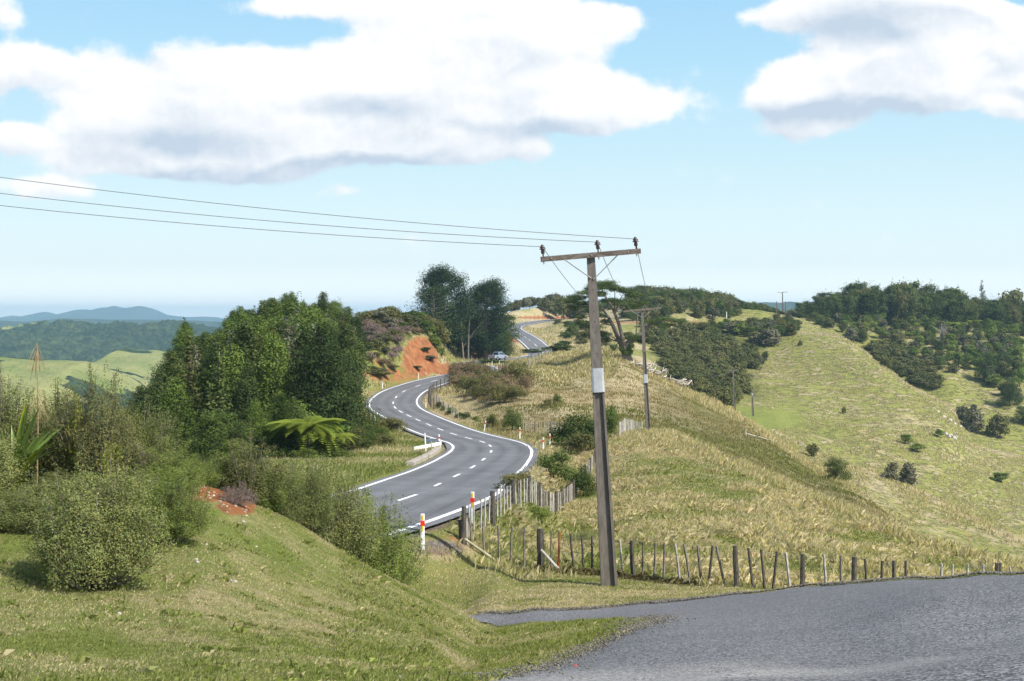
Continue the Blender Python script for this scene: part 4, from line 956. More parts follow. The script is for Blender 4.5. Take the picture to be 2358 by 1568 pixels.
link('perching_plant', cloud_mesh('perching_plant', ep, 900, .09, .45, M['bush_light'], 56), root)
# bleached fallen branches lying at the foot of the spreading tree
rr = random.Random(9)
dw = empty('fallen_branch', hit(1490, 858, 190)); tag(dw, 'tangle of bleached fallen branches on the crest right of the spreading tree', 'dead branches')
o3 = dw.location
for k in range(26):
    b = MB(); x = rr.uniform(-3.5, 5.0); y = rr.uniform(-2, 2); pts = []; a = rr.uniform(-.5, .5); z = gz(o3.x+x, o3.y+y)-o3.z+.15
    L = rr.uniform(1.2, 3.2); cur = rr.uniform(-.4, .4)
    for i in range(5): pts.append((x+L*i/4*math.cos(a+cur*i), y+L*i/4*math.sin(a+cur*i)*.6, z+rr.uniform(0, .5)+.12*i*rr.choice((0, 1, 1.8))-.02*L*i))
    b.tube(pts, [.15, .13, .11, .08, .03], 6); b.build('branch', M['dead_wood'], dw, True)

# --- scrub and skyline on the back hill
SKY_B = [(1165,702),(1190,690),(1220,683),(1262,682),(1278,675),(1300,684),(1330,690),(1440,690),(1460,662),(1468,657),(1490,650),(1515,658),(1559,653),(1592,658),(1625,667),(1655,669),(1683,680),(1702,694),(1735,691),(1771,704),(1800,714),(1826,710),(1850,722)]
rb = random.Random(31)
for px in np.arange(1166, 1860, 9.0):
    for d in (505, 480) if px > 1300 else (530,):
        q = px+rb.uniform(-4, 4); pp = at(q, d+rb.uniform(-8, 8)); lim = skyz(q, pp.y, SKY_B)-pp.z+rb.uniform(-.6, .1)
        if d == 480: lim *= .8
        if lim > 1.0:
            kw = 'wind' if q < 1300 or rb.random() < .3 else 'bush'
            plant(kw, 'skyline_tree', 'windswept olive tree on the skyline left of the gap' if q < 1310 else 'olive tree on the skyline of the back hill behind the poles', 'tree', pp, min(lim, 8.5), min(max(3.4, lim*.95), 7.5), 'low trees along the skyline above the upper road bend' if q < 1310 else 'trees along the skyline of the back hill', rng=rb)
G2 = 'olive scrub covering the hillside behind the second pole'
scatter([(1490,775),(1560,768),(1640,775),(1690,790),(1735,810),(1745,845),(1700,862),(1720,905),(1690,935),(1640,925),(1590,898),(1548,872),(1520,830)], 150, 235,
        lambda px, py, p, r: plant('gorse', 'gorse_bush', 'olive gorse bush in the dense patch on the hillside behind the poles', 'shrub', p, r.uniform(1.8, 3.0), r.uniform(3.2, 4.8), G2, rng=r), 41, 240, 460, 2.0)
scatter([(1440,700),(1700,705),(1720,735),(1500,738),(1440,745)], 60, 300,
        lambda px, py, p, r: plant('bush' if r.random() < .5 else 'scrub', 'hill_bush', 'olive bush on the upper back hill above the earth bank', 'shrub', p, r.uniform(2.6, 4.6), r.uniform(3.6, 5.0), 'bushes on the upper back hill above the earth bank', rng=r), 42, 300, 560, 2.6)
scatter([(1480,752),(1700,755),(1850,742),(1830,770),(1760,800),(1700,775),(1560,772),(1490,780)], 66, 300,
        lambda px, py, p, r: plant('scrub' if r.random() < .7 else 'bush', 'hill_bush', 'mixed scrub bush on the slope below the earth bank', 'shrub', p, r.uniform(2.2, 3.8), r.uniform(3.0, 4.6), 'mixed scrub below the earth bank on the back hill', rng=r), 43, 300, 560, 2.6)
scatter([(1270,745),(1330,745),(1400,770),(1400,800),(1330,790),(1290,775)], 26, 240,
        lambda px, py, p, r: plant('scrub', 'roadside_scrub', 'scrub bush on the mound inside the upper road bend', 'shrub', p, r.uniform(1.4, 2.4), r.uniform(2.4, 3.6), 'scrub on the mound inside the upper road bend', rng=r), 44, 250, 520, 2.2)
for (px, py, h, w, lb) in ((1297,800,1.7,5.0,'wide dark bush on the mound beside the upper road'),(1284,808,1.0,6,'low green mat of creeper right of the upper road end'),(1130,838,.9,6.5,'low grassy bush beside the car'),(1222,812,.9,5.5,'low green bush in front of the upper road end')):
    plant('scrub', 'low_bush', lb, 'shrub', hit(px, py, 215), h, w, rng=rb, vi=2)

# --- tall dark trees along the right skyline
SKY_R = [(1845,700),(1851,691),(1892,669),(1931,671),(1961,650),(1975,642),(2002,654),(2022,650),(2038,661),(2057,645),(2075,650),(2093,638),(2112,658),(2140,653),(2168,661),(2223,666),(2240,684),(2300,686),(2358,688),(2400,680)]
rt = random.Random(61)
for row, (d, st) in enumerate(((515, 20), (500, 19), (489, 21))):
    px = 1858+row*7
    while px < 2400:
        pp = at(px, d+rt.uniform(-4, 4)); lim = skyz(px, pp.y, SKY_R)-pp.z+rt.uniform(-1.2, .3)-(row*1.6); h = max(3.0, lim)
        lb = 'tall dense dark green tree in the belt along the right-hand skyline'
        plant('totara', 'belt_tree', lb, 'tree', pp, h, min(max(5.0, h*.62), 8.2), 'tall dark trees in the belt on the right-hand skyline', rng=rt); px += st*rt.uniform(.8, 1.2)
pp = at(2261, 520); plant('spire', 'lone_tree', 'lone feathery conical tree standing above the right-hand tree belt', 'tree', pp, skyz(2261, 520, [(0, 648), (3000, 648)])-pp.z, 5.4, rng=rt, vi=2)
pp = at(2330, 522); plant('wind', 'windswept_tree', 'flat-topped windswept tree above the belt near the right edge', 'tree', pp, skyz(2330, 522, [(0, 667), (3000, 667)])-pp.z, 11.0, rng=rt, vi=0)
pp = at(1842, 500); plant('totara', 'small_tree', 'small round tree at the left end of the right-hand tree belt', 'tree', pp, skyz(1842, 500, [(0, 697), (3000, 697)])-pp.z, 4.6, rng=rt, vi=1)
scatter([(1872,740),(2130,750),(2358,762),(2358,835),(2230,862),(2155,855),(2060,832),(1965,792)], 135, 380,
        lambda px, py, p, r: plant(r.choice(('scrub', 'light', 'bush', 'round')), 'slope_bush', 'green bush on the gully side below the right-hand tree belt', 'shrub', p, r.uniform(1.9, 4.2), r.uniform(2.8, 5.0), 'bushes on the gully side below the right-hand tree belt', rng=r), 46, 375, 600, 2.5)
scatter([(2200,800),(2358,790),(2358,935),(2300,905),(2245,860)], 26, 360,
        lambda px, py, p, r: plant(r.choice(('light', 'bush', 'round')), 'gully_bush', 'green tree or bush in the cluster at the right edge below the tree belt', 'tree', p, r.uniform(3.0, 6.0), r.uniform(3.4, 5.6), 'cluster of trees at the right edge below the belt', rng=r), 48, 362, 600, 3.2)
scatter([(1995,795),(2060,800),(2130,845),(2165,885),(2145,900),(2090,875),(2025,838)], 75, 350,
        lambda px, py, p, r: plant('gorse', 'gully_gorse', 'olive gorse bush in the patch behind the big green ridge', 'shrub', p, r.uniform(1.8, 2.8), r.uniform(3.2, 4.6), 'gorse patch behind the crest of the big green ridge', rng=r), 47, 352, 600, 1.7)
def one(key, name, label, px, py, hp, wp, dmin, vi=None, cat='shrub', rng=rt):
    p = hit(px, py, dmin); s = F/p.y; return plant(key, name, label, cat, p, hp/s, wp/s, rng=rng, vi=vi)
one('round', 'round_bush', 'big round grey-brown bush at the top of the green slope', 1778, 793, 38, 56, 340, 0)
one('round', 'round_bush', 'taller of two small round bushes on the green slope right of the scrub', 1761, 832, 24, 18, 300, 1)
one('round', 'round_bush', 'shorter of two small round bushes on the green slope right of the scrub', 1752, 838, 17, 18, 300, 0)
one('round', 'small_bush', 'tiny lone bush near the top of the big green ridge', 1844, 796, 12, 11, 340, 1)
one('round', 'small_bush', 'lone small dark bush in the middle of the big green slope', 1942, 952, 15, 12, 260, 1)
one('bush', 'gully_shrub', 'large dark green shrub in the dip between the near brown slope and the next ridge', 1925, 1110, 58, 72, 130, 1)
one('round', 'gully_shrub', 'dark shrub above the large one in the dip by the brown slope', 1868, 1050, 28, 34, 150, 1)
one('round', 'hillside_tree', 'small grey tree on a short trunk on the pale crest of the third ridge', 2053, 1104, 42, 38, 165, 2, 'tree')
one('round', 'hillside_bush', 'rounded grey-green bush right of the small grey tree', 2094, 1116, 50, 44, 175, 0)
one('light', 'hillside_bush', 'yellow-green bush in the rough grass of the big slope', 2085, 1022, 22, 32, 250, 0)
one('light', 'hillside_bush', 'low spreading green bush right of the yellow-green one on the big slope', 2112, 1040, 20, 42, 250, 1)
one('light', 'hillside_bush', 'small green bush by the white rock outcrop', 2163, 1006, 18, 22, 280, 2)
one('light', 'hillside_bush', 'low green patch of bush near the right edge on the far slope', 2305, 1110, 22, 44, 190, 0)
one('round', 'gully_bush', 'left one of the grey-green bushes on the gully floor at far right', 2248, 992, 52, 50, 345, 0)
one('round', 'gully_bush', 'right-hand large grey-green bush on the gully floor near the right edge', 2303, 1006, 54, 54, 345, 1)
one('round', 'gully_bush', 'small grey bush behind the left bush on the gully floor', 2242, 950, 20, 22, 350, 2)
one('round', 'gully_bush', 'grey bush tucked behind the rocks of the ridge on the gully floor', 2213, 965, 30, 36, 350, 0)
one('bush', 'gully_tree', 'dark bush above the gully floor at the right edge', 2325, 935, 66, 56, 350, 1, 'tree')
one('bush', 'gully_tree', 'dark bush cut off by the right edge of the gully', 2356, 975, 40, 44, 345, 0, 'tree')
one('light', 'slope_tree', 'bright green tree on the slope under the right-hand tree belt', 2207, 848, 36, 34, 370, 0, 'tree')
one('light', 'slope_tree', 'tall green tree beside the tree ferns on the right-hand slope', 2278, 800, 66, 36, 370, 1, 'tree')
one('bush', 'slope_tree', 'large dark tree low on the right-hand slope', 2272, 880, 70, 50, 365, 0, 'tree')
one('bush', 'slope_tree', 'dark tree at the right of the large one low on the right-hand slope', 2312, 868, 60, 50, 365, 2, 'tree')
one('light', 'slope_tree', 'small bright tree with a pale trunk at the foot of the back hill', 1706, 772, 30, 30, 330, 2, 'tree')
bare_tree('bare_tree', 'bare grey leafless tree on the right-hand slope below the belt', hit(2170, 792, 380), 6.0, ((0, -.05), (.4, .15), (-.4, -.2)), 'dead_wood', 33, .14, 4, .3)

# --- tree ferns
def frond_mesh(rr, L, droop, wid, npin=26, taper=True):
    """list of quads for one frond along +x rising then drooping"""
    V = []; n = npin
    for i in range(n):
        t = (i+1)/n; x = L*(t-.20*t*t*droop); z = L*(.55*t-droop*.80*t*t)
        x2 = L*((t+.02)-.20*(t+.02)**2*droop); z2 = L*(.55*(t+.02)-droop*.80*(t+.02)**2)
        pl_ = wid*math.sin(math.pi*min(1, t*.9+.12))**.7; pw = L/n*.75
        for s in (-1, 1):
            fx = pl_*.35
            V += [(x, 0, z), (x+pw, 0, z2), (x+pw*.6+fx, s*pl_, z-.18*pl_), (x+fx*.6, s*pl_*.8, z-.16*pl_)]
    return np.array(V)
def tree_fern(label, loc, trunk_h, L, nf=18, seed=1, tilt=0.0):
    rr = random.Random(seed); VV = []; CC = []
    for k in range(nf):
        f = frond_mesh(rr, L*rr.uniform(.8, 1.1), rr.uniform(.45, 1.05), L*.20); a = 2*math.pi*k/nf+rr.uniform(-.15, .15)
        c, s = math.cos(a), math.sin(a); Rz = np.array([[c, -s, 0], [s, c, 0], [0, 0, 1]]); VV.append(f@Rz.T+np.array([0, 0, trunk_h])); CC.append(np.full((len(f), 3), rr.uniform(.8, 1.2)))
    if nf > 30:
        for k in range(22):
            f = frond_mesh(rr, L*rr.uniform(.6, .95), rr.uniform(.9, 1.5), L*.19); a = rr.uniform(0, 6.28)
            c, s = math.cos(a), math.sin(a); Rz = np.array([[c, -s, 0], [s, c, 0], [0, 0, 1]]); VV.append(f@Rz.T+np.array([0, 0, trunk_h-.15])); CC.append(np.full((len(f), 3), rr.uniform(.7, 1.0)))
    V = np.concatenate(VV); root = empty('tree_fern', loc); tag(root, label, 'tree fern')
    link('frond', mesh_np('frond', V, np.arange(len(V)).reshape(-1, 4), M['fern'], tint=np.concatenate(CC)), root)
    b = MB(); b.tube([(0, 0, -.4), (.05, 0, trunk_h*.5), (0, 0, trunk_h+.05)], [.16, .12, .14], 8); b.build('trunk', M['bark_dark'], root); return root
pf = at(705, 86); tree_fern('large bright tree fern with drooping fronds at the foot of the bush', pf, 2.0, 3.1, 30 + 4, 71)
pf = at(640, 88); tree_fern('smaller tree fern half hidden left of the large fern', pf, 1.5, 2.2, 18, 72)
pf = at(770, 90); tree_fern('low tree fern right of the large fern', pf, 1.3, 2.1, 18, 73)
tree_fern('tree fern with a tall thin trunk on the right-hand slope', hit(2243, 775, 380), 4.8, 3.4, 16, 74)
tree_fern('leaning tree fern beside the bare tree on the right-hand slope', hit(2195, 782, 380), 5.0, 3.2, 14, 75)
tree_fern('small tree fern lower on the right-hand slope', hit(2300, 850, 370), 4.0, 2.8, 14, 76)
for px, d, h, w, k_ in ((600,88,1.6,2.6,'light'),(640,85,1.0,2.4,'roadbush'),(675,89,1.7,2.6,'light'),(735,90,1.5,2.6,'roadbush'),(765,93,2.0,3.0,'light'),(800,95,1.7,3.0,'roadbush'),(828,100,1.5,2.6,'roadbush'),(560,86,1.5,2.8,'roadbush'),(700,84.5,.8,2.0,'roadbush'),(770,86,.8,2.2,'roadbush')):
    plant(k_, 'edge_bush', 'low green bush along the foot of the dense bush around the tree ferns', 'shrub', at(px, d), h, w, 'low green bushes around the tree ferns', rng=rng3)
bl = [(0, 0, 2.2, 2.0, 1.6, 1.0), (-1.4, .3, 1.5, 1.3, 1.2, 1.1), (1.3, .2, 1.6, 1.4, 1.2, 1.0), (.2, .8, 2.9, 1.3, 1.1, .8)]
r0 = empty('green_tree', at(655, 93)); tag(r0, 'bright green broad tree just behind the large tree fern', 'tree')
link('crown', cloud_mesh('crown', bl+[(random.Random(3).uniform(-2, 2), 0, 2, .8, .8, .6)], 6500, .10, .16, M['bush_light'], 66, lump=.3), r0); link('trunk', trunk_mesh('trunk', 3, .12, 5, 9, M['bark']), r0)

# --- brown scrub and bushes on the slope right of the main road
scatter([(1045,862),(1095,850),(1130,880),(1180,905),(1210,950),(1235,985),(1160,965),(1100,925),(1050,890)], 52, 120,
        lambda px, py, p, r: plant('brown', 'brown_scrub_bush', 'brown twiggy scrub bush on the slope inside the second road bend', 'shrub', p, r.uniform(1.3, 2.2), r.uniform(2.0, 3.0), 'brown scrub on the slope inside the second road bend', rng=r), 51, 150, 232, 1.5)
def near1(key, name, label, px, d, h, w, vi=None, cat='shrub', seed=None, names=('foliage', 'stems')):
    return plant(key, name, label, cat, at(px, d), h, w, rng=random.Random(seed or int(px)), vi=vi, names=names)
one('brown', 'brown_scrub_bush', 'dark brown bushy shrub topmost on the slope right of the fence', 1186, 892, 62, 84, 150, 2, rng=rb)
one('brown', 'brown_scrub_bush', 'brown shrub right of the dark one near the top of the slope', 1212, 905, 46, 40, 150, 0, rng=rb)
one('roadbush', 'roadside_bush', 'dark green round bush beside the edge marker posts', 1180, 992, 52, 52, 110, 0, rng=rb)
one('roadbush', 'roadside_bush', 'pale grassy bush left of the dark green one by the marker posts', 1134, 985, 32, 30, 110, 1, rng=rb)
one('roadbush', 'small_bush', 'left of two small dark bushes on the tan slope', 1262, 938, 20, 26, 130, 1, rng=rb)
one('roadbush', 'small_bush', 'right of two small dark bushes on the tan slope', 1283, 930, 24, 24, 130, 0, rng=rb)
for (px, py, w) in ((1012,940,26),(1040,955,30),(1072,965,28),(1096,972,24),(1022,946,20),(1058,962,22)):
    p = hit(px, py, 110); s = F/p.y; plant('roadbush', 'verge_bush', 'low green bush on the verge above the second bend', 'shrub', p, w*.6/s, w/s, 'low bushes on the verge above the second bend', rng=rb)
near1('roadbush', 'roadside_bush', 'large dark green bush right of the first bend behind the fence', 1335, 106, 2.5, 4.4, 0)
near1('roadbush', 'roadside_bush', 'olive bush in front of the large dark one by the first bend', 1340, 98, 1.5, 3.2, 1)
near1('roadbush', 'roadside_bush', 'yellow-green bushy tree just right of the near power pole', 1408, 112, 2.4, 1.7, 2)
near1('roadbush', 'roadside_bush', 'green bush touching the roadside fence below the bend', 1276, 76, 1.7, 2.4, 2)
near1('roadbush', 'roadside_bush', 'green bush poking over the fence left of the near power pole', 1343, 74, 1.6, 1.5, 0)
near1('roadbush', 'roadside_bush', 'low olive bush between the white edge line and the fence', 1192, 55, .75, 1.5, 1)
near1('sparse', 'paddock_shrub', 'low scraggly shrub in the paddock left of the near power pole', 1345, 47, .55, 1.5, 0)
near1('roadbush', 'paddock_shrub', 'small green shrub against the paddock side of the roadside fence', 1243, 50, .6, .9, 2)
for (px, d, h, w, vi, lb) in ((900,128,1.3,3.2,1,'rough bush behind the white sight rail'),(862,118,1.1,2.6,0,'rough green bush at the foot of the dark tree left of the sight rail'),(880,104,.9,2.2,1,'low olive bush on the verge left of the sight rail')):
    near1('roadbush', 'verge_bush', lb, px, d, h, w, vi)

# --- foreground bank shrubs
near1('manuka', 'bank_shrub', 'largest fine-leaved shrub on the grass at lower left', 215, 17.0, 1.5, 1.62, 0, seed=3)
near1('manuka', 'bank_shrub', 'fine-leaved shrub right of the largest one on the bank', 385, 20.0, 1.02, 1.15, 1, seed=4)
near1('manuka', 'bank_shrub', 'fine-leaved shrub behind the gap between the two bank shrubs', 300, 21.5, .78, 1.3, 2, seed=8)
near1('manuka', 'crest_shrub', 'bushy green shrub behind the bank crest beside the main road', 862, 29.5, 2.1, 1.85, 1, seed=5)
near1('manuka', 'crest_shrub', 'left half of the bushy mass behind the bank crest beside the road', 765, 28.5, 1.95, 1.8, 0, seed=6)
near1('manuka', 'crest_shrub', 'olive shrub leftmost in the mass behind the bank crest', 690, 27.5, 1.35, 1.3, 2, seed=7)
near1('sparse', 'crest_shrub', 'open upright dark shrub standing right of the bare earth patch', 575, 26.6, 1.45, 1.5, 1, seed=12)
near1('manuka', 'crest_shrub', 'dense low shrub at the foot of the open upright one', 590, 26.9, .95, 1.3, 1, seed=32)
near1('manuka', 'crest_shrub', 'fresh green shrub behind the bare earth patch', 515, 27.0, 1.0, 1.2, 1, seed=13)
near1('manuka', 'crest_shrub', 'yellowish fine shrub on the crest left of the bare earth patch', 440, 25.8, .62, 1.1, 1, seed=14)
near1('manuka', 'crest_shrub', 'grey-green shrub beyond the crest above the bare earth', 630, 28.5, 1.3, 1.3, 2, seed=16)
near1('tall', 'thicket_shrub', 'tall dense olive shrub in the middle of the bank-top thicket', 225, 24.0, 1.95, 1.6, 0, seed=15)
near1('tall', 'thicket_shrub', 'olive shrub on the right shoulder of the bank-top thicket', 320, 25.0, 1.30, 1.4, 1, seed=17)
near1('tall', 'thicket_shrub', 'brownish shrub at the left end of the bank-top thicket', 5, 24.5, 1.75, 1.9, 1, seed=18)
near1('tall', 'thicket_shrub', 'tall thin-topped shrub beside the drooping dead stalk', 135, 25.5, 1.65, 1.5, 0, seed=19)
near1('manuka', 'thicket_shrub', 'low green shrub in front of the thicket at the left edge', 20, 20.5, .62, 1.6, 2, seed=20)
near1('manuka', 'thicket_shrub', 'low shrub in front of the thicket behind the flax', 140, 22.3, .55, 1.5, 0, seed=23)
near1('manuka', 'thicket_shrub', 'sloping green shrub between thicket and bank shrubs', 375, 23.8, .72, 1.5, 1, seed=24)
near1('manuka', 'thicket_shrub', 'shrub beyond the left frame edge of the thicket', -80, 22.5, 1.5, 2.0, 0, seed=25)
near1('dry', 'dry_shrub', 'dry greyish twiggy shrub in the thicket', 300, 24.2, .8, 1.2, 0, seed=21)
near1('dry', 'dry_shrub', 'dry grey shrub growing over the bare earth patch', 545, 24.6, .42, .7, 0, seed=22)
near1('yellowshrub', 'yellow_shrub', 'yellow-leaved sapling poking out of the thicket top', 180, 23.6, 1.62, .35, 0, seed=26)
near1('yellowshrub', 'yellow_shrub', 'yellow-leaved shrub under the tall olive shrub', 262, 22.9, .95, .5, 0, seed=27)
# flax
rf = random.Random(8)
fx = empty('flax_plant', at(34, 23.2)); tag(fx, 'flax clump with broad strap leaves at the left edge', 'flax')
b0 = at(34, 23.2)
for k in range(16):
    L = rf.uniform(1.15, 1.7); a = rf.uniform(-.8, 1.35); yv = rf.uniform(-.5, .5); V = []; n = 9
    for i in range(n):
        t = i/(n-1); x = math.sin(a)*L*(t*.5+.5*t*t)*.72; z = L*(t-.32*t*t*abs(a)); w = .045*math.sin(math.pi*(.18+.82*t))**.6+.004
        V += [(x-w*math.cos(a*t), yv*t, z), (x, yv*t+.018, z-.012), (x+w*math.cos(a*t), yv*t, z)]
    Qf = [(3*i+j, 3*i+j+1, 3*i+j+4, 3*i+j+3) for i in range(n-1) for j in (0, 1)]
    me = mesh_np('leaf', np.array(V), np.array(Qf), M['yellow'] if k in (3, 9) else M['flax'], tint=np.full((len(V), 3), rf.uniform(.8, 1.25)), smooth=True); link('leaf', me, fx)
# dead stalk with drooping leaves
def droop_stalk(label, px, d, h, seed, nleaf=26, L=.42):
    r_ = random.Random(seed); p = at(px, d); root = empty('dead_stalk_plant', p); tag(root, label, 'dead plant')
    b = MB(); b.tube([(0, 0, -.1), (.02, 0, h*.5), (0, 0, h)], [.014, .012, .006], 6); b.build('stem', M['stalk'], root)
    b = MB()
    for k in range(nleaf):
        top = k < nleaf*.6; z = h*(r_.uniform(.93, 1.0) if top else r_.uniform(.60, .70)); a = r_.uniform(0, 6.28); l = L*r_.uniform(.7, 1.25); o_ = l*r_.uniform(.12, .42)*(1 if top else 1.5)
        b.tube([(0, 0, z), (math.cos(a)*o_*.45, math.sin(a)*o_*.45, z-l*.35), (math.cos(a)*o_*.85, math.sin(a)*o_*.85, z-l*.75), (math.cos(a)*o_, math.sin(a)*o_, z-l)], [.004, .006, .005, .002], 3, False)
    b.build('leaves', M['stalk'], root)
pz = at(85, 21.0); droop_stalk('brown dead stalk with drooping narrow leaves above the flax', 85, 23.6, (HY-788)/F*23.6-at(85, 23.6).z, 4)
# ------------------------------------------------------------------ power poles and wires
def power_pole(label, base, h, lean, wb, wt, arm=True, roll=0.05, yaw=0.2, sleeve=(.60, .67), detail=True, arm_len=2.6):
    root = empty('power_pole', base); tag(root, label, 'power pole', 'concrete power poles crossing the hills')
    root.rotation_euler = (0, lean, 0)
    hs = h*.66; W_ = lambda z: wb+(wt-wb)*max(z, 0)/h; D_ = lambda z: (wb*.62+(wt*.8-wb*.62)*max(z, 0)/h)
    b = MB()
    def rect(x0, x1, y0, y1): return [(x0, y0), (x1, y0), (x1, y1), (x0, y1)]
    def seg(z0, z1, f):
        b.raw([*(Vector((x, y, z0)) for x, y in f(z0)), *(Vector((x, y, z1)) for x, y in f(z1))], [(3, 2, 1, 0), (4, 5, 6, 7)]+[(i, (i+1) % 4, 4+(i+1) % 4, 4+i) for i in range(4)])
    seg(-.6, hs, lambda z: rect(-W_(z)/2, -W_(z)/2+W_(z)*.17, -D_(z)/2, D_(z)/2))
    seg(-.6, hs, lambda z: rect(W_(z)/2-W_(z)*.17, W_(z)/2, -D_(z)/2, D_(z)/2))
    seg(-.6, hs-.001, lambda z: rect(-W_(z)/2+W_(z)*.16, W_(z)/2-W_(z)*.16, -D_(z)*.20, D_(z)*.20))
    seg(hs-.08, h, lambda z: rect(-W_(z)/2-.004, W_(z)/2+.004, -D_(z)/2-.004, D_(z)/2+.004))
    b.build('post', M['concrete'], root)
    if detail:
        for k in range(9):
            z = hs+.35+k*.27; hb = MB(); hb.prism((.0, -D_(z)/2-.009, z), (.0, -D_(z)/2+.01, z), *[[(.013*math.cos(i), .013*math.sin(i)) for i in np.arange(0, 6.28, .8)]]*2); hb.build('bolt_hole', M['black'], root)
    if sleeve:
        z0, z1 = h*sleeve[0], h*sleeve[1]; w0 = W_(z0)/2+.012; b = MB()
        prof = [(-w0, -D_(z0)/2-.02), (-w0*.7, -D_(z0)/2-.04), (w0*.7, -D_(z0)/2-.04), (w0, -D_(z0)/2-.02), (w0, D_(z0)/2+.02), (-w0, D_(z0)/2+.02)]
        b.raw([Vector((x, y, z0)) for x, y in prof]+[Vector((x*.985, y, z1)) for x, y in prof], [tuple(range(5, -1, -1)), tuple(range(6, 12))]+[(i, (i+1) % 6, 6+(i+1) % 6, 6+i) for i in range(6)])
        b.build('sleeve', M['sleeve'], root)
    tips = []
    if arm:
        A = empty('crossarm_frame', (0, 0, 0)) if False else None
        R_ = Matrix.Rotation(yaw, 3, 'Z') @ Matrix.Rotation(-roll, 3, 'Y')
        za = h-.02; c = Vector((0, -D_(h)/2-.06, za))
        P = lambda x, y, z: c+R_ @ Vector((x, y, z))
        b = MB(); b.box(c, (arm_len, .10, .13), R_); ao = b.build('crossarm', M['arm'], root)
        for sx in (-1, 1):
            b = MB(); b.tube([P(sx*arm_len*.27, -.055 if sx < 0 else .058, -.06), Vector((sx*.03, -D_(h)/2-.03, h-.62-.02*sx))], .016, 6); b.build('brace', M['galv'], root)
        for x in (-arm_len*.475, arm_len*.075, arm_len*.46):
            ins = MB(); q = P(x, 0, .065); ax = R_ @ Vector((0, 0, 1))
            n0 = len(ins.v); ins.lathe([(.018, 0), (.018, .07), (.046, .075), (.050, .14), (.042, .16), (.040, .175), (.088, .18), (.080, .20), (.045, .215), (.074, .225), (.066, .245), (.034, .255), (.040, .275), (.034, .30), (.012, .305)], (0, 0, 0), 10)
            ins.v = [tuple(q+R_ @ Vector(v)) for v in ins.v]
            io = ins.build('insulator', M['insul'], root, True)
            pb = MB(); pb.tube([P(x, 0, -.065), P(x, 0, -.14)], [.02, .006], 6); pb.build('pin', M['galv'], root)
            tips.append(q+ax*.25)
        bo = MB()
        for x in (-arm_len*.40, 0, arm_len*.37): bo.tube([P(x, -.05, 0), P(x, -.075, 0)], .018, 6)
        bo.build('bolt', M['galv'], root)
    mw = Matrix.Translation(base) @ Matrix.Rotation(lean, 4, 'Y')
    return root, [mw @ t for t in tips]
b1 = at(1403, 36.2); h1 = (HY-585)/F*36.2-b1.z
pole1, t1 = power_pole('nearest concrete power pole with pale metal band and timber crossarm by the fence', b1, h1, -math.atan2(.475, h1), .435, .19, roll=.035, yaw=.18, sleeve=((h1-(902-585)/90.5)/h1, (h1-(847-585)/90.5)/h1))
b2 = at(1493, 106); h2 = (HY-712)/F*106-b2.z
pole2, t2 = power_pole('second concrete power pole with crossarm rising behind the fence end on the grassy crest', b2, h2, -.052, .37, .17, roll=.04, yaw=.35, sleeve=(.40, .47), arm_len=3.1)
b3 = at(1692, 285); pole3, t3 = power_pole('third power pole with a dark crossarm in front of the scrub hillside', b3, (HY-852)/F*285-b3.z, -.04, .44, .2, roll=-.03, yaw=.9, sleeve=None, detail=False, arm_len=3.6)
b4 = at(1734, 288); power_pole('short bare pole right of the third power pole on the crest', b4, (HY-895)/F*288-b4.z, -.04, .40, .2, arm=False, sleeve=(.75, .84), detail=False)
for px, top, d, lb in ((1803, 673, 520, 'tallest distant pole in the skyline gap'), (1789.5, 694, 450, 'left short distant pole in the skyline gap'), (1809.5, 694, 450, 'right short distant pole in the skyline gap')):
    bb_ = at(px, d); power_pole(lb, bb_, (HY-top)/F*d-bb_.z, -.02, .5, .3, arm=(px > 1800 and px < 1805), sleeve=None, detail=False, arm_len=3.4, yaw=.1)
def wire(label, pts, r=.0075):
    b = MB(); b.tube(pts, r, 5); o = b.build('power_wire', M['wire']); tag(o, label, 'wire', 'power wires'); return o
for (a, bq, c0, tip, nm) in ((.1353, -2.44e-5, 408, t1[2], 'uppermost'), (.1206, -2.75e-5, 445, t1[1], 'middle'), (.110, -2.5e-5, 473, t1[0], 'lowest')):
    x1 = CX+F*tip.x/tip.y; y1 = HY-F*tip.z/tip.y; pts = [tip]
    for px in np.arange(x1-60, -1300, -70):
        y = c0+a*px+bq*px*px; y += (y1-(c0+a*x1+bq*x1*x1))*max(0, px/x1); d = tip.y-(x1-px)*.0012
        pts.append(Vector(((px-CX)/F*d, d, (HY-y)/F*d)))
    wire('%s of the three power wires running left across the sky from the nearest pole' % nm, pts, .008)
for k in range(3):
    A_, B_ = t1[k], t2[k]
    wire('%s power wire sagging from the nearest pole to the second pole' % ('left', 'middle', 'right')[k], [A_.lerp(B_, t)-Vector((0, 0, 1.1*4*t*(1-t))) for t in np.linspace(0, 1, 14)], .009)
    A_, B_ = t2[k], t3[k]
    wire('%s power wire from the second pole down to the third pole' % ('left', 'middle', 'right')[k], [A_.lerp(B_, t)-Vector((0, 0, 3.0*4*t*(1-t))) for t in np.linspace(0, 1, 14)], .007)

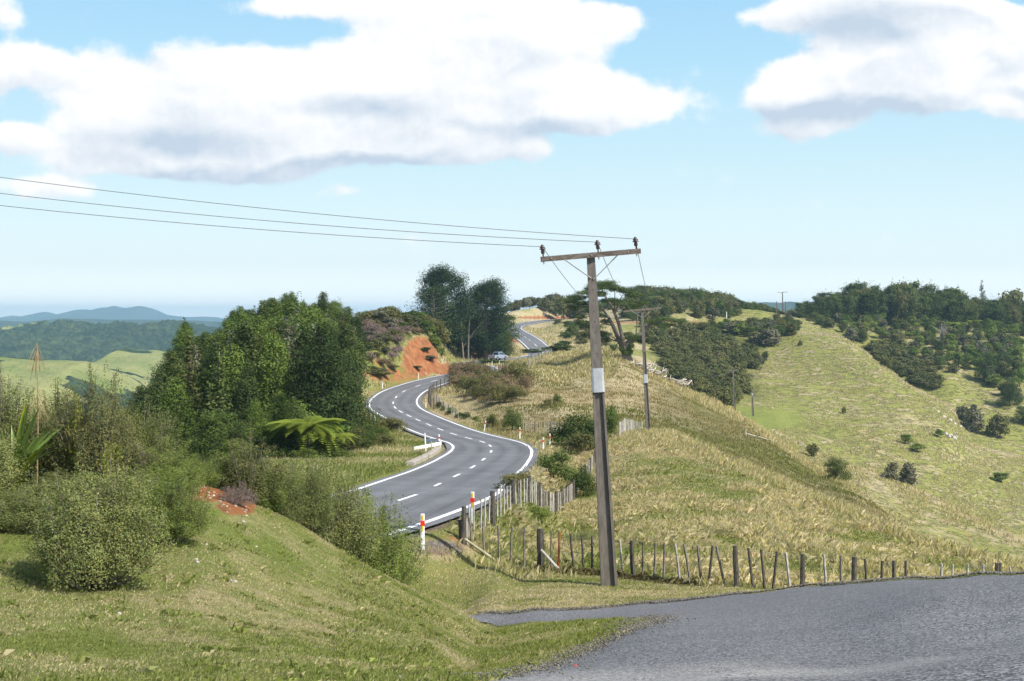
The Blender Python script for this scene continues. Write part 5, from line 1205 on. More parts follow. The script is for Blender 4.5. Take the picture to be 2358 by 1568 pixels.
# ------------------------------------------------------------------ fences
def stake(b, base, top, w, rng, round_=False):
    n = 8 if round_ else 5; k = 5; pts = []; rad = []
    for i in range(k):
        t = i/(k-1); p = Vector(base).lerp(Vector(top), t); pts.append(p+Vector((rng.uniform(-1, 1), rng.uniform(-1, 1), 0))*w*.10*(0 < i < k-1)); rad.append(w*.5*(1.08-.14*t)*rng.uniform(.92, 1.08))
    b.tube(pts, rad, n)
NF = [  # paddock fence beside the side road: xtop, ytop, xbot, width(px), kind
 (1063.6,1197.6,1064.6,17,'S'),(1074.5,1194,1075.5,4,'g'),(1081.6,1191.5,1087,5,'b'),(1111.5,1203,1115.4,5,'b'),(1147,1209,1150,5,'b'),(1179,1211,1176,4.5,'b'),(1207.8,1213,1207.2,4.5,'b'),
 (1244.7,1217.8,1245.3,16,'S'),(1269.7,1220.7,1268,4,'b'),(1288.7,1225,1284.8,4.5,'r'),(1313.7,1228.6,1321.5,5,'d'),(1339,1232.5,1344.5,5,'d'),(1363,1234.4,1363,5,'d'),(1385,1237,1385,4,'d'),
 (1427.6,1243.7,1433.7,4.5,'g'),(1455,1244.4,1457.6,10,'P'),(1481,1247,1480,5,'b'),(1510,1250.5,1506,5,'b'),(1530.8,1250.5,1527.7,5,'b'),(1554.7,1252,1566,5,'g'),(1575.6,1253,1590,5.5,'b'),(1606,1255,1615.6,6,'b'),
 (1641,1256.7,1631.6,5.5,'d'),(1649.7,1256.7,1668.5,5.5,'b'),(1693,1256.6,1695.5,12,'P'),(1723.6,1262,1734,6,'d'),(1752.5,1265,1761,6,'d'),(1789,1270,1779,6,'d'),(1809.8,1273,1820.6,6.5,'g'),(1848.6,1276,1846,11,'P'),
 (1897.7,1277,1904.6,6,'g'),(1935.7,1280,1938,6,'b'),(1968,1282.4,1966.7,12,'P'),(1991.7,1286.8,1997,6,'d'),(2031,1291,2028,6,'d'),(2058.5,1291,2057,8,'d'),(2085.7,1292,2087,6,'d'),(2167.6,1297.5,2166,6,'g'),(2193,1299,2192,5,'g'),
 (2227.5,1297.5,2226,6,'g'),(2264.6,1299,2264,6,'g'),(2295,1296,2295,9,'P'),(2303.5,1296.5,2303,9,'P'),(2326.7,1306,2328,5,'g'),(2380,1300,2381,6,'b'),(2420,1302,2421,6,'b')]
def dF(px): return float(np.interp(px, [1060,1180,1245,1370,1455,1600,1692,1850,2100,2400], [40.0,40.2,40.0,39.2,38.3,36.6,35.6,35.0,34.6,34.5]))
rp = random.Random(12); fe1 = empty('paddock_fence', at(1245, dF(1245))); tag(fe1, 'old post and batten wire fence along the side road, with leaning battens', 'fence'); o_ = fe1.location
wl = [[], [], [], []]
for i, (xt, yt, xb, w, kd_) in enumerate(NF):
    d = dF(xb); s = F/d; base = at(xb, d); top = Vector(((xt-CX)/F*d, d+rp.uniform(-.04, .04), (HY-yt)/F*d)); L_ = top-base
    b = MB(); rnd = kd_ in 'SP'
    stake(b, base-L_.normalized()*.25-o_, top-o_, w/s*(1.05 if rnd else 1.08), rp, rnd)
    mt = {'S': 'timber_dark', 'P': 'timber_dark', 'b': 'timber', 'd': 'timber_dark', 'g': 'timber_grey', 'r': 'timber_red'}[kd_]
    ob = b.build('post' if rnd else 'batten', M[mt], fe1)
    if kd_ == 'r': ob['label'] = 'rusty red batten'
    if kd_ == 'S': ob['label'] = 'thick round strainer post'
    for k in range(4): wl[k].append(base+L_*(.30+.21*k)+Vector((0, -w/s*.45, 0))-o_)
for k in range(4):
    b = MB(); b.tube(wl[k], .0035, 4, False); b.build('wire', M['wire'], fe1)
for (x0, y0, x1, y1, m_, w) in ((1066,1236,1143,1277,'timber_pale',.075),(1246,1265,1291,1317,'sleeve',.085)):
    d0, d1 = dF(x0), dF(x1); A_ = Vector(((x0-CX)/F*d0, d0-.12, (HY-y0)/F*d0)); B_ = at(x1, d1-.25, .03); b = MB(); stake(b, B_-o_, A_-o_, w, rp, True); ob = b.build('stay', M[m_ if m_ != 'sleeve' else 'timber_grey'], fe1)
def fence_line(name, label, pts, spacing, hgt, seed, wpost=.13, wbat=.045, every=6, drop=0.0, mats=('timber', 'timber_dark', 'timber_grey'), wires=4, lean=.03, maxn=98):
    """fence through ground points (px, d)"""
    P = [at(px, d) for px, d in pts]; r_ = random.Random(seed); root = empty(name, P[0]); tag(root, label, 'fence'); o = root.location
    seg_ = [(P[i+1]-P[i]).xy.length for i in range(len(P)-1)]; cum = np.concatenate([[0], np.cumsum(seg_)]); n = int(cum[-1]/spacing); wls = [[] for _ in range(wires)]
    for i in range(min(n+1, maxn)):
        s = i*spacing+r_.uniform(-.12, .12)*spacing; x = float(np.interp(s, cum, [p.x for p in P])); y = float(np.interp(s, cum, [p.y for p in P])); z = gz(x, y)
        big = i % every == 0; w = wpost if big else wbat; h = hgt*(1.04 if big else r_.uniform(.93, 1.0)); base = Vector((x, y, z)); top = base+Vector((r_.uniform(-lean, lean), r_.uniform(-lean, lean), h))
        b = MB(); stake(b, base-o-Vector((0, 0, .2)), top-o, w, r_, big); b.build('post' if big else 'batten', M[mats[1] if big else r_.choice((mats[0], mats[2], mats[2]))], root)
        for k in range(wires): wls[k].append(base-o+(top-base)*(.3+.62*k/(wires-1))+Vector((0, -w*.5, 0)))
    for k in range(wires): b = MB(); b.tube(wls[k], .004, 4, False); b.build('wire', M['wire'], root)
    return root
fence_line('roadside_fence', 'grey batten fence climbing beside the main road from the corner post toward the bend', [(1067,39.9),(1090,41),(1112,42),(1163,45.5),(1214,50.5),(1257,57),(1292,65),(1313,71),(1345,80),(1376,90)], .62, 1.0, 5, every=6, wpost=.15, wbat=.055)
fence_line('crest_fence', 'short run of pale battens going over the crest beside the second pole', [(1426,105),(1440,110),(1462,115),(1479,117)], .45, 1.15, 6, every=9, wbat=.07, mats=('timber_grey',)*3)
fence_line('slope_fence', 'half hidden batten fence across the foot of the tan slope', [(1200,128),(1235,124),(1275,120),(1300,117)], .55, 1.0, 7, every=7, wbat=.05, mats=('timber_grey', 'timber', 'timber_grey'))
def road_fence():
    pts = []
    for s in np.arange(s_of(*unproj(909, 938, -10.05)[:2])-2, s_of(*unproj(1108, 852, -8.6)[:2])+6, 2.5):
        x = float(np.interp(s, RS, RP[:, 0])+np.interp(s, RS, RN[:, 0])*4.1); y = float(np.interp(s, RS, RP[:, 1])+np.interp(s, RS, RN[:, 1])*4.1); pts.append((CX+F*x/y, y))
    return pts
fence_line('verge_fence', 'long wire fence on dark posts along the outside of the second bend', road_fence(), 1.0, 1.35, 8, wpost=.13, wbat=.05, every=3, mats=('timber', 'timber_dark', 'timber'), maxn=96)
fence_line('upper_fence', 'far wire and batten fence along the edge of the tan hilltop', [(1165,228),(1200,226),(1235,232),(1270,240)], .9, 1.15, 9, every=7, wbat=.07, mats=('timber_grey', 'timber', 'timber_grey'), wires=2)
fence_line('upper_fence', 'farthest pale batten fence below the upper road bend', [(1240,262),(1270,262),(1320,262),(1350,262)], 1.1, 1.1, 10, every=7, wbat=.07, mats=('timber_grey', 'timber', 'timber_grey'), wires=2)
fence_line('lower_fence', 'low broken battens in the grass on the inside of the second bend', [(1000,170),(1012,160),(1035,150),(1058,144)], .8, .95, 11, every=6, wbat=.06, mats=('timber_grey', 'timber', 'timber_grey'), wires=2)
# fallen rails on the brown slope
for (pts, lb) in ((((1716,994,1),(1716,1006,0)), None),):
    pass
def lying(label, pl_, dmin, w=.1, stub=None):
    root = empty('fallen_rail', hit(pl_[0][0], pl_[0][1], dmin)); tag(root, label, 'timber'); o = root.location; q = [hit(x, y, dmin, .25) for x, y in pl_]
    for i in range(len(q)-1):
        e = q[i].lerp(q[i+1], .82); b = MB(); b.tube([q[i]-o, e-o], [w*.55, w*.5], 6); b.build('rail', M['dead_wood'], root)
    if stub: b = MB(); b.tube([q[0]-o-Vector((0, 0, .5)), q[0]-o+Vector((0, 0, stub))], [w*.6, w*.5], 6); b.build('stub_post', M['timber_grey'], root)
lying('pale broken fence rail lying on the brown slope beside a stub post', [(1717,1003),(1746,1011),(1773,1018),(1812,1031)], 112, .14, .45)
lying('second pale rail lying along the crest right of the brown slope', [(1838,1018),(1856,1034),(1878,1051)], 112, .12)

# ------------------------------------------------------------------ edge marker posts
def marker_proto(bands):
    h = .95; b = MB(); w = .105; dp = .05
    prof = [(-w/2, -dp/2), (-w/4, -dp/2-.012), (w/4, -dp/2-.012), (w/2, -dp/2), (w/2, dp/2), (-w/2, dp/2)]
    b.raw([Vector((x, y, -.3)) for x, y in prof]+[Vector((x, y, h)) for x, y in prof], [tuple(range(5, -1, -1)), tuple(range(6, 12))]+[(i, (i+1) % 6, 6+(i+1) % 6, 6+i) for i in range(6)])
    out_ = [('post', b.mesh('post', M['white']))]
    if bands:
        b = MB(); b.box((0, 0, h*.74), (w+.012, dp+.042, h*.14)); out_.append(('red_band', b.mesh('red_band', M['red'])))
        if bands > 1:
            for z, hh in ((h*.90, h*.13), (h*.60, h*.13)): b = MB(); b.box((.004, -dp/2-.018, z), (.042, .012, hh)); out_.append(('yellow_strip', b.mesh('yellow_strip', M['yellow_r'])))
    else:
        b = MB(); b.box((0, -dp/2-.016, h*.82), (.05, .01, h*.1)); out_.append(('reflector', b.mesh('reflector', M['galv'])))
    return out_
MPR = {k: marker_proto(k) for k in (0, 1, 2)}
MK = [(973,1265,30,2,0,'nearest marker post with red band and yellow strips by the white edge line'),(1088,1206,30,2,0,'second marker post with red band, standing behind the corner of the fences'),
 (1197,1010.7,105,2,0,'upright red-banded marker post beside the dark green bush'),(1266,1028,100,2,0,'red-banded marker post on the gravel outside the first bend'),(1251,None,98,2,0,'red-banded marker post rising behind the fence-side bush'),
 (1114.6,992.5,110,1,.16,'leaning marker post with a red top band above the first bend'),(980.6,938.7,120,1,0,'red-banded marker post inside the second bend at the fence end'),(1128,858,180,1,-.05,'marker post beside the fence just before the left kink'),
 (1150,842,200,1,0,'white marker post with a red band on the orange patch'),(963.5,874.6,170,0,0,'white marker post below the red cutting'),(1085,851.5,200,0,0,'left of two white marker posts at the tip of the spur'),(1090.5,849,205,0,0,'right of two white marker posts at the tip of the spur'),
 (880.6,895,150,0,0,'white marker post at the left foot of the red cutting'),(864,970,115,0,-.08,'leaning white marker post beside the dark tree at the second bend'),(920,994,110,0,-.12,'tilted white marker post left of the sight rail'),
 (1011.8,None,104,1,-.03,'slim red-banded marker post behind the white sight rail'),(1085.7,828.5,280,0,0,'white marker post below the tall pines'),(1118,843,240,0,0,'thin marker post on the road edge below the car'),
 (1176,748,380,0,0,'leftmost tiny marker post on the top bend'),(1206.5,741.6,440,0,0,'second tiny marker post along the top bend'),(1232.6,739.7,450,0,0,'third tiny marker post along the top bend'),(1224,767,350,0,0,'small marker post inside the upper bend'),
 (1257,782,330,0,0,'small marker post right of the upper road'),(1276.7,794.8,320,0,0,'small marker post at the lower right of the upper road'),(1201,801.7,320,0,0,'small marker post left of the upper road end')]
for (px, py, d, kind_, lean, lb) in MK:
    p = at(px, d) if py is None else hit(px, py, d)
    if py is not None or True:
        # keep posts off the carriageway
        i = int(((RP[:, 0]-p.x)**2+(RP[:, 1]-p.y)**2).argmin()); v = np.array([p.x, p.y])-RP[i, :2]; lt = float((v*RN[i]).sum()); 
        if abs(lt) < 3.3: n_ = RP[i, :2]+RN[i]*(3.35*(1 if lt > 0 else -1)); p = Vector((n_[0], n_[1], gz(n_[0], n_[1])))
    root = empty('marker_post', p, 0); root.rotation_euler = (0, lean, rp.uniform(-.15, .15)); tag(root, lb, 'marker post', 'road edge marker posts')
    for nm, me in MPR[kind_]: link(nm, me, root)

# ------------------------------------------------------------------ sight rail, sign backs, kerb
sb = at(985, 99.5); root = empty('sight_rail', sb); tag(root, 'white painted sight rail on short posts inside the first bend', 'barrier')
Lr0 = Vector(((953.8-CX)/F*97.5, 97.5, 0)); Lr1 = Vector(((1015.4-CX)/F*102.5, 102.5, 0))
zr = lambda p, dz: gz(p.x, p.y)+dz
z0 = (HY-1033)/F*97.5; z1 = (HY-1020.5)/F*102.5
A_ = Vector((Lr0.x, Lr0.y, z0)); B_ = Vector((Lr1.x, Lr1.y, z1)); dr = (B_-A_).normalized(); rot = dr.to_track_quat('X', 'Z').to_matrix()
b = MB(); b.box((A_+B_)/2-sb, ((B_-A_).length, .05, .24), rot); b.build('rail', M['white'], root)
C_ = Vector(((1016-CX)/F*102.6, 102.6, z1+.02)); D2 = Vector(((990-CX)/F*106, 106, z1-.02)); dr2 = (D2-C_).normalized(); rot2 = dr2.to_track_quat('X', 'Z').to_matrix()
b = MB(); b.box((C_+D2)/2-sb, ((D2-C_).length, .05, .22), rot2); b.build('rail', M['white'], root)
for t in (.04, .5, .74, .97):
    p = A_.lerp(B_, t); b = MB(); b.box((p.x-sb.x, p.y+.085-sb.y, (p.z+.1+gz(p.x, p.y)-.3)/2-sb.z), (.12, .11, p.z+.1-gz(p.x, p.y)+.3)); b.build('post', M['white'], root)
for t in (.9,):
    p = C_.lerp(D2, t); b = MB(); b.box((p.x-sb.x, p.y-.085-sb.y, (p.z+gz(p.x, p.y)-.3)/2-sb.z), (.12, .11, p.z-gz(p.x, p.y)+.5)); b.build('post', M['white'], root)
sp_ = at(981, 94.5); root = empty('road_sign', sp_); tag(root, 'grey sign backs on white posts behind the sight rail', 'sign')
b = MB(); b.tube([(0, 0, -.3), (-.09, 0, 1.36)], .045, 8); b.build('post', M['white'], root)
for x0, x1 in ((977.6, 993), (996.5, 1009)):
    c = Vector(((x0+x1)/2-CX, 0, 0))*(94.4/F); wdt = (x1-x0)/F*94.4; b = MB(); b.box((c.x-sp_.x, .06, (HY-1014.8)/F*94.4-sp_.z), (wdt, .02, .24)); b.build('sign_panel', M['signback'], root)
b = MB(); q = at(995, 96); b.tube([(q.x-sp_.x, q.y-sp_.y, q.z-sp_.z-.2), (q.x-sp_.x, q.y-sp_.y-1.4, (HY-1011)/F*96-sp_.z)], .04, 8); b.build('post', M['white'], root)
b = MB(); b.box((( 977.6+1009)/2/1*94.4/F-CX*94.4/F-sp_.x, .08, (HY-1014.8)/F*94.4-sp_.z), ((1009-977.6)/F*94.4, .015, .05)); b.build('sign_bracket', M['galv'], root)
sg = at(1219.5, 222); root = empty('road_sign', sg); tag(root, 'small grey sign back on a post by the tan hilltop fence', 'sign')
b = MB(); b.tube([(0, 0, -.3), (0, 0, 2.3)], .06, 8); b.build('post', M['timber_grey'], root); b = MB(); b.box((.12, .08, 1.95), (.5, .03, .85)); b.build('sign_panel', M['signback'], root)
sl = hit(1673, 737, 330); root = empty('marker_pole', sl); tag(root, 'short white pole by the road on the back hill', 'post'); b = MB(); b.tube([(0, 0, -.3), (0, 0, 2.6)], .12, 8); b.build('pole', M['white'], root)
ks0 = s_of(*unproj(1114, 1057.5, -8.5)[:2])-6; kv = []; ss = np.arange(ks0, ks0+22, .8)
b = MB(); prof = [(-.22, -.25), (.22, -.25), (.22, .10), (.12, .13), (-.22, .13)]
ring = []
for s in ss:
    c = np.array([np.interp(s, RS, RP[:, k]) for k in range(3)]); N_ = np.array([np.interp(s, RS, RN[:, k]) for k in range(2)])
    ring.append([(c[0]+N_[0]*(-3.75+x), c[1]+N_[1]*(-3.75+x), c[2]+z) for x, z in prof])
b.raw([v for r_ in ring for v in r_], [(i*5+j, i*5+(j+1) % 5, (i+1)*5+(j+1) % 5, (i+1)*5+j) for i in range(len(ring)-1) for j in range(5)]+[(4, 3, 2, 1, 0), tuple((len(ring)-1)*5+j for j in range(5))])
kb = b.build('kerb', M['kerbm']); tag(kb, 'short curved concrete kerb on the inside of the first bend', kind='structure')

# ------------------------------------------------------------------ the pickup
cz = float(RZ[0, 0]*0); cp = Vector(((1131.5-CX)/F*303, 303, 0)); i = int(((RP[:, 0]-cp.x)**2+(RP[:, 1]-cp.y)**2).argmin()); cp.z = RP[i, 2]+.01
car = empty('pickup_truck', cp, -math.radians(34)); tag(car, 'silver pickup truck driving away round the bend below the pines', 'pickup')
def side_extr(b, prof, w0, w1=None, zt=None):
    n = len(prof); w1 = w1 or w0; zs = [p[1] for p in prof]; lo, hi = min(zs), max(zs); f = lambda z: w0+(w1-w0)*(z-lo)/(hi-lo)
    vs = [(-f(z)/2, y, z) for y, z in prof]+[(f(z)/2, y, z) for y, z in prof]
    b.raw(vs, [tuple(range(n)), tuple(reversed(range(n, 2*n)))]+[(i, n+i, n+(i+1) % n, (i+1) % n) for i in range(n)])
b = MB(); side_extr(b, [(.02,.46),(0,.62),(.02,1.06),(1.55,1.07),(3.55,1.05),(4.75,.96),(5.08,.80),(5.12,.45),(4.6,.42),(4.5,.62),(4.3,.78),(4.0,.80),(3.72,.62),(3.6,.40),(1.55,.40),(1.45,.62),(1.2,.78),(.95,.78),(.72,.62),(.62,.44)], 1.78, 1.74)
b.build('body', M['silver'], car)
b = MB(); side_extr(b, [(1.58,1.06),(1.78,1.66),(1.95,1.73),(3.0,1.74),(3.25,1.66),(3.95,1.05)], 1.62, 1.34); b.build('cab', M['silver'], car)
b = MB(); b.raw([(-.64,1.60,1.12),(.64,1.60,1.12),(.56,1.755,1.60),(-.56,1.755,1.60)], [(0,1,2,3)]); b.build('rear_window', M['glass'], car)
for s in (-1, 1):
    b = MB(); f = lambda z: s*((1.62+(1.34-1.62)*(z-1.05)/.69)/2+.006); b.raw([(f(1.12),1.85,1.12),(f(1.12),3.72,1.12),(f(1.62),3.2,1.62),(f(1.62),1.95,1.62)], [(0,1,2,3)]); b.build('side_window', M['glass'], car)
    b = MB(); b.box((s*.84,-.01,.86), (.10,.06,.30)); b.build('tail_lamp', M['lamp_red'], car)
    b = MB(); b.box((s*.98,3.35,1.15), (.16,.1,.16)); b.build('mirror', M['silver'], car)
    for y in (1.08, 4.14):
        b = MB(); b.tube([(s*.66,y,.36),(s*.90,y,.36)], .36, 16); wh = b.build('wheel', M['black'], car); b = MB(); b.tube([(s*.89,y,.36),(s*.915,y,.36)], .2, 12); b.build('rim', M['galv'], wh)
b = MB(); b.box((0,-.09,.50), (1.7,.14,.16)); b.build('bumper', M['galv'], car)
b = MB(); b.box((0,-.17,.52), (.36,.012,.12)); b.build('number_plate', M['plate'], car)
b = MB(); b.box((0,-.006,.95), (.28,.02,.07)); b.build('tailgate_handle', M['black'], car)
b = MB(); b.box((0,2.4,.40), (1.4,4.2,.2)); b.build('chassis', M['black'], car)

# ------------------------------------------------------------------ rocks and bits
def rock(name, label, p, size, seed, group=None, mat='rock', flat=.6):
    rng = np.random.default_rng(seed); b = MB(); n = 9; m_ = 6; vs = [(0, 0, -size*flat)]
    for i in range(1, m_):
        th = math.pi*i/m_
        for j in range(n):
            a = 2*math.pi*j/n; r = size*rng.uniform(.75, 1.15); vs.append((r*math.sin(th)*math.cos(a), r*math.sin(th)*math.sin(a)*.8, -r*flat*math.cos(th)))
    vs.append((0, 0, size*flat)); fs = [(0, 1+(j+1) % n, 1+j) for j in range(n)]
    for i in range(m_-2):
        for j in range(n): fs.append((1+i*n+j, 1+i*n+(j+1) % n, 1+(i+1)*n+(j+1) % n, 1+(i+1)*n+j))
    e = len(vs)-1; fs += [(e, 1+(m_-2)*n+j, 1+(m_-2)*n+(j+1) % n) for j in range(n)]
    b.raw(vs, fs); o = b.build(name, M[mat], None, False, p); o.rotation_euler = (0, 0, seed); return tag(o, label, 'rock', group)
for i, (px, py, s) in enumerate(((2178,1000,.5),(2184,1006,.6),(2196,1010,.7),(2190,1002,.4),(2202,1006,.45))): rock('outcrop_rock', 'white rock in the outcrop at the foot of the big ridge', hit(px, py, 290), s, i+1, 'white rocks at the foot of the big ridge', flat=.9)
for i, (px, py, s) in enumerate(((2150,940,.35),(2160,948,.45),(2174,960,.5),(2188,968,.6),(2198,976,.5),(2212,982,.5))): rock('ledge_rock', 'pale rock in the ledge behind the crest of the big ridge', hit(px, py, 300), s, i+20, 'pale rock ledge behind the crest of the big ridge', flat=.7)
for i, (px, py) in enumerate(((850,1169),(915,1240),(921,1246),(1064,1262),(838,1108),(930,1328),(274,1415),(1129,1118))):
    pass
rr = random.Random(14)
for i, (px, py) in enumerate(((532,1338),(541,1341),(452,1290),(455,1296),(590,1260),(475,1255),(274,1415),(395,1255))): rock('pebble', 'small white stone lying in the grass of the bank', hit(px, py, 9, .01), rr.uniform(.018, .035), i+40, 'white stones scattered on the grass bank')
for i in range(80):
    t_ = rr.random(); px = 392+t_*175+rr.uniform(-12, 12); py = 1095+t_*85+rr.uniform(-14, 22)
    p = hit(px, py, 18, .0); rock('earth_stone', 'pale stone on the bare earth patch at the bank crest', p, rr.uniform(.012, .036), i+60, 'pale stones on the bare earth patch', 'earth_stone' if i % 4 else 'rock')
p = hit(1325, 1543, 8, .035); b = MB(); b.lathe([(.02, 0), (.028, .006), (.022, .014), (.006, .012)], (0, 0, 0), 12); o = b.build('bottle_cap', M['rust_bit'], None, False, p); o.scale = (.55, .45, .7); tag(o, 'small bright red piece of litter on the chipseal', 'litter')
# ------------------------------------------------------------------ grass
M['blades'] = foliage_mat('grass_blades', (1, 1, 1), (1, 1, 1), .5, .8)
def attr_at(arr, X, Y):
    px = CX+F*X/Y; i = np.clip(np.searchsorted(PXG, px), 0, len(PXG)-1); j = np.clip(np.searchsorted(LG, np.log(Y)), 0, len(LG)-1); return arr[i, j]
GREEN = np.array([.185, .225, .058]); OLIVE = np.array([.26, .26, .08]); STRAW = np.array([.57, .48, .325]); TAN = np.array([.47, .355, .235]); BROWN = np.array([.22, .165, .075])
def grass(name, label, px0, px1, d0, d1, ntuft, nb, hgt, wid, seed, keep, dryf, spread=.12, lean=.35, pw=1.0, hmod=None, mul=1.0):
    rng = np.random.default_rng(seed); px = rng.uniform(px0, px1, ntuft); d = (d0**pw+(d1**pw-d0**pw)*rng.random(ntuft))**(1/pw)
    X = (px-CX)/F*d; Y = d; ok = keep(X, Y); X, Y = X[ok], Y[ok]; n = len(X)
    dr = dryf(X, Y, rng.random(n)); hm = (hmod(X, Y) if hmod else 1.0)*rng.uniform(.6, 1.25, n)
    ii = np.repeat(np.arange(n), nb); m = len(ii)
    wind = np.array([.15, .05]); az = rng.uniform(0, 2*np.pi, m); ln = rng.uniform(.1, 1, m)*lean
    h = hgt*hm[ii]*rng.uniform(.6, 1.1, m); bx = X[ii]+rng.normal(0, spread, m); by = Y[ii]+rng.normal(0, spread, m); bz = ground(bx, by)-.01
    tx = np.cos(az)*ln+wind[0]*lean; ty = np.sin(az)*ln+wind[1]*lean; w = wid*rng.uniform(.7, 1.3, m)
    sx, sy = -np.sin(az+.6)*w/2, np.cos(az+.6)*w/2
    B0 = np.stack([bx-sx, by-sy, bz], 1); B1 = np.stack([bx+sx, by+sy, bz], 1)
    md = np.stack([bx+tx*h*.35, by+ty*h*.35, bz+h*.6], 1); tp = np.stack([bx+tx*h, by+ty*h, bz+h*np.sqrt(np.maximum(.25, 1-(tx*tx+ty*ty)))], 1); s3 = np.stack([sx, sy, 0*sx], 1)
    V = np.stack([B0, B1, md+s3*.75, tp+s3*.1], 1).reshape(-1, 3)
    dd = np.clip(dr[ii]+rng.normal(0, .16, m), 0, 1)[:, None]; v = rng.normal(1, .13, (m, 1)).clip(.6, 1.5)
    g_ = GREEN*(1-.6*rng.random((m, 1)))+OLIVE*.6*rng.random((m, 1)); s_ = STRAW*(1-rng.random((m, 1))*.6)+TAN*.55*rng.random((m, 1))
    C = (g_*(1-dd)+s_*dd)*v*mul
    o = link(name, mesh_np(name, V, np.arange(m*4).reshape(m, 4), M['blades'], tint=np.repeat(C, 4, 0))); tag(o, label, kind='stuff'); return o
def clear(X, Y, margin=3.3):
    return attr_at(RDist, X, Y) > margin
off_side = lambda X, Y: ~in_poly_np(X, Y, SIDE_POLY)
nzf = lambda X, Y, s, k: fbm(X/s, Y/s, 3, k)
grass('lawn_grass', 'short mown grass on the foreground bank', -40, 1520, 8.2, 29.5, 90000, 3, .040, .007, 1, lambda X, Y: off_side(X, Y) & (attr_at(GK, X, Y) < 6.1) & (attr_at(mound_dirt, X, Y) < .35),
      lambda X, Y, r: np.clip((nzf(X, Y, 1.3, 5)-.52)*3.2+.42+.35*(r-.5)+.35*smooth01((Y-16)/8), 0, 1)*.8, .03, .8, 1.2)
grass('lawn_grass', 'longer green grass on the nose of turf beside the side road', 780, 1500, 8.6, 27, 9000, 4, .075, .008, 2, lambda X, Y: off_side(X, Y) & (attr_at(GK, X, Y) < 5.2) & (nzf(X, Y, .8, 12) > .45), lambda X, Y, r: np.clip((r-.7)*1.6, 0, 1), .03, .7, 1.2)
grass('verge_grass', 'mown dry grass between the side road and the fence', 850, 1760, 31.0, 40.5, 16000, 3, .06, .016, 3, lambda X, Y: (attr_at(mound_dirt2, X, Y) < .42) & off_side(X, Y) & clear(X, Y) & (Y < np.interp(CX+F*X/Y, [900,1100,1245,1455,1692,2000], [42,40,40,38.2,35.6,35])),
      lambda X, Y, r: np.clip((nzf(X, Y*2.2, 1.6, 7)-.5)*3+.72+.3*(r-.5), 0, 1), .05, .8)
grass('weeds', 'scattered clumps of broad green weeds and longer grass in the lawn', -40, 1480, 8.4, 27, 520, 16, .085, .016, 21, lambda X, Y: off_side(X, Y) & (attr_at(GK, X, Y) < 5.4) & (attr_at(mound_dirt, X, Y) < .35), lambda X, Y, r: np.clip((r-.55)*2, 0, 1)*.8, .05, 1.2, 1.2)
pad = lambda X, Y: (attr_at(GK, X, Y) < 10.25) & clear(X, Y, 3.6) & (Y > np.interp(CX+F*X/Y, [1040,1062,1245,1455,1692,2000,2400], [60,40,40,38.2,35.6,35,34.5])) & off_side(X, Y)
right_of_road = lambda X, Y: attr_at(RSide, X, Y) > 0
clump = lambda X, Y: nzf(X, Y*.7, 1.9, 33)
def pdry(X, Y, r):
    px = CX+F*X/Y; lush = .9*np.exp(-((px-1345)/150)**2-((Y-41)/5)**2)+.5*np.exp(-((px-1560)/90)**2-((Y-70)/12)**2)
    return np.clip((clump(X, Y)-.48)*5+.48+.3*(r-.5)-lush+(nzf(X, Y, 11, 88)-.5)*2.2, 0, 1)
grass('long_grass', 'long seeding grass, tan and green, covering the paddock behind the fence', 1060, 2420, 34.6, 112, 34000, 9, .25, .012, 4, lambda X, Y: pad(X, Y) & right_of_road(X, Y), pdry, .30, .95, .75, lambda X, Y: .5+1.0*smooth01((clump(X, Y)-.42)*5))
grass('long_grass', 'pale tall grass fringing the crest of the near paddock', 1430, 2420, 40, 112, 30000, 4, .42, .020, 5, lambda X, Y: np.abs(attr_at(GK, X, Y)-9.85) < .28, lambda X, Y, r: .75+.25*r, .12, .6, .6)
grass('slope_grass', 'rough brown grass on the slope under the second pole', 1100, 2300, 62, 250, 46000, 5, .30, .040, 6, lambda X, Y: (attr_at(GK, X, Y) > 10.6) & (attr_at(GK, X, Y) < 13.0) & clear(X, Y, 4.0) & right_of_road(X, Y),
      lambda X, Y, r: np.clip(.50+(nzf(X, Y, 7, 41)-.5)*1.8+(nzf(X, Y, 20, 47)-.5)*2.2+.3*(r-.5)+.3*np.exp(-((CX+F*X/Y-1250)/170)**2), 0, 1), .25, .7, 1.0, lambda X, Y: .4+1.0*nzf(X, Y, 4, 43), np.array([.66, .62, .54]))
grass('ridge_grass', 'bleached tall grass along the crest below the scrub hillside', 1420, 1960, 95, 245, 9000, 5, .62, .07, 7, lambda X, Y: np.abs(attr_at(GK, X, Y)-12.95) < .17, lambda X, Y, r: .8+.2*r, .2, .5)
grass('ridge_grass', 'bleached grass along the crests of the farther green ridges', 1800, 2400, 150, 440, 9000, 4, .55, .12, 8, lambda X, Y: (np.abs(attr_at(GK, X, Y)-14.95) < .12) | (np.abs(attr_at(GK, X, Y)-17.95) < .09), lambda X, Y, r: .75+.25*r, .3, .5)
def terr_keep(X, Y):
    k = attr_at(GK, X, Y); px = CX+F*X/Y; rows = vnoise(X/5.0+20, Y/1.1, 61); z = attr_at(GZ, X, Y); band_ = vnoise(X/7.0, z/.55+Y/40, 71)
    return (k > 13.9) & (k < 18.6) & (px > 1620) & (band_ > .52) & ~((np.abs(px-1700) < 150) & (np.abs(HY-F*z/Y-965) < 24)) & ~((px < 1745) & (HY-F*z/Y < 935))
grass('hill_tussock', 'rows of dead tussock clumps on the big green hillside', 1640, 2420, 165, 430, 52000, 3, .26, .16, 9, terr_keep, lambda X, Y, r: np.clip(.75+.5*(r-.5), 0, 1), .35, .6, 1.0)
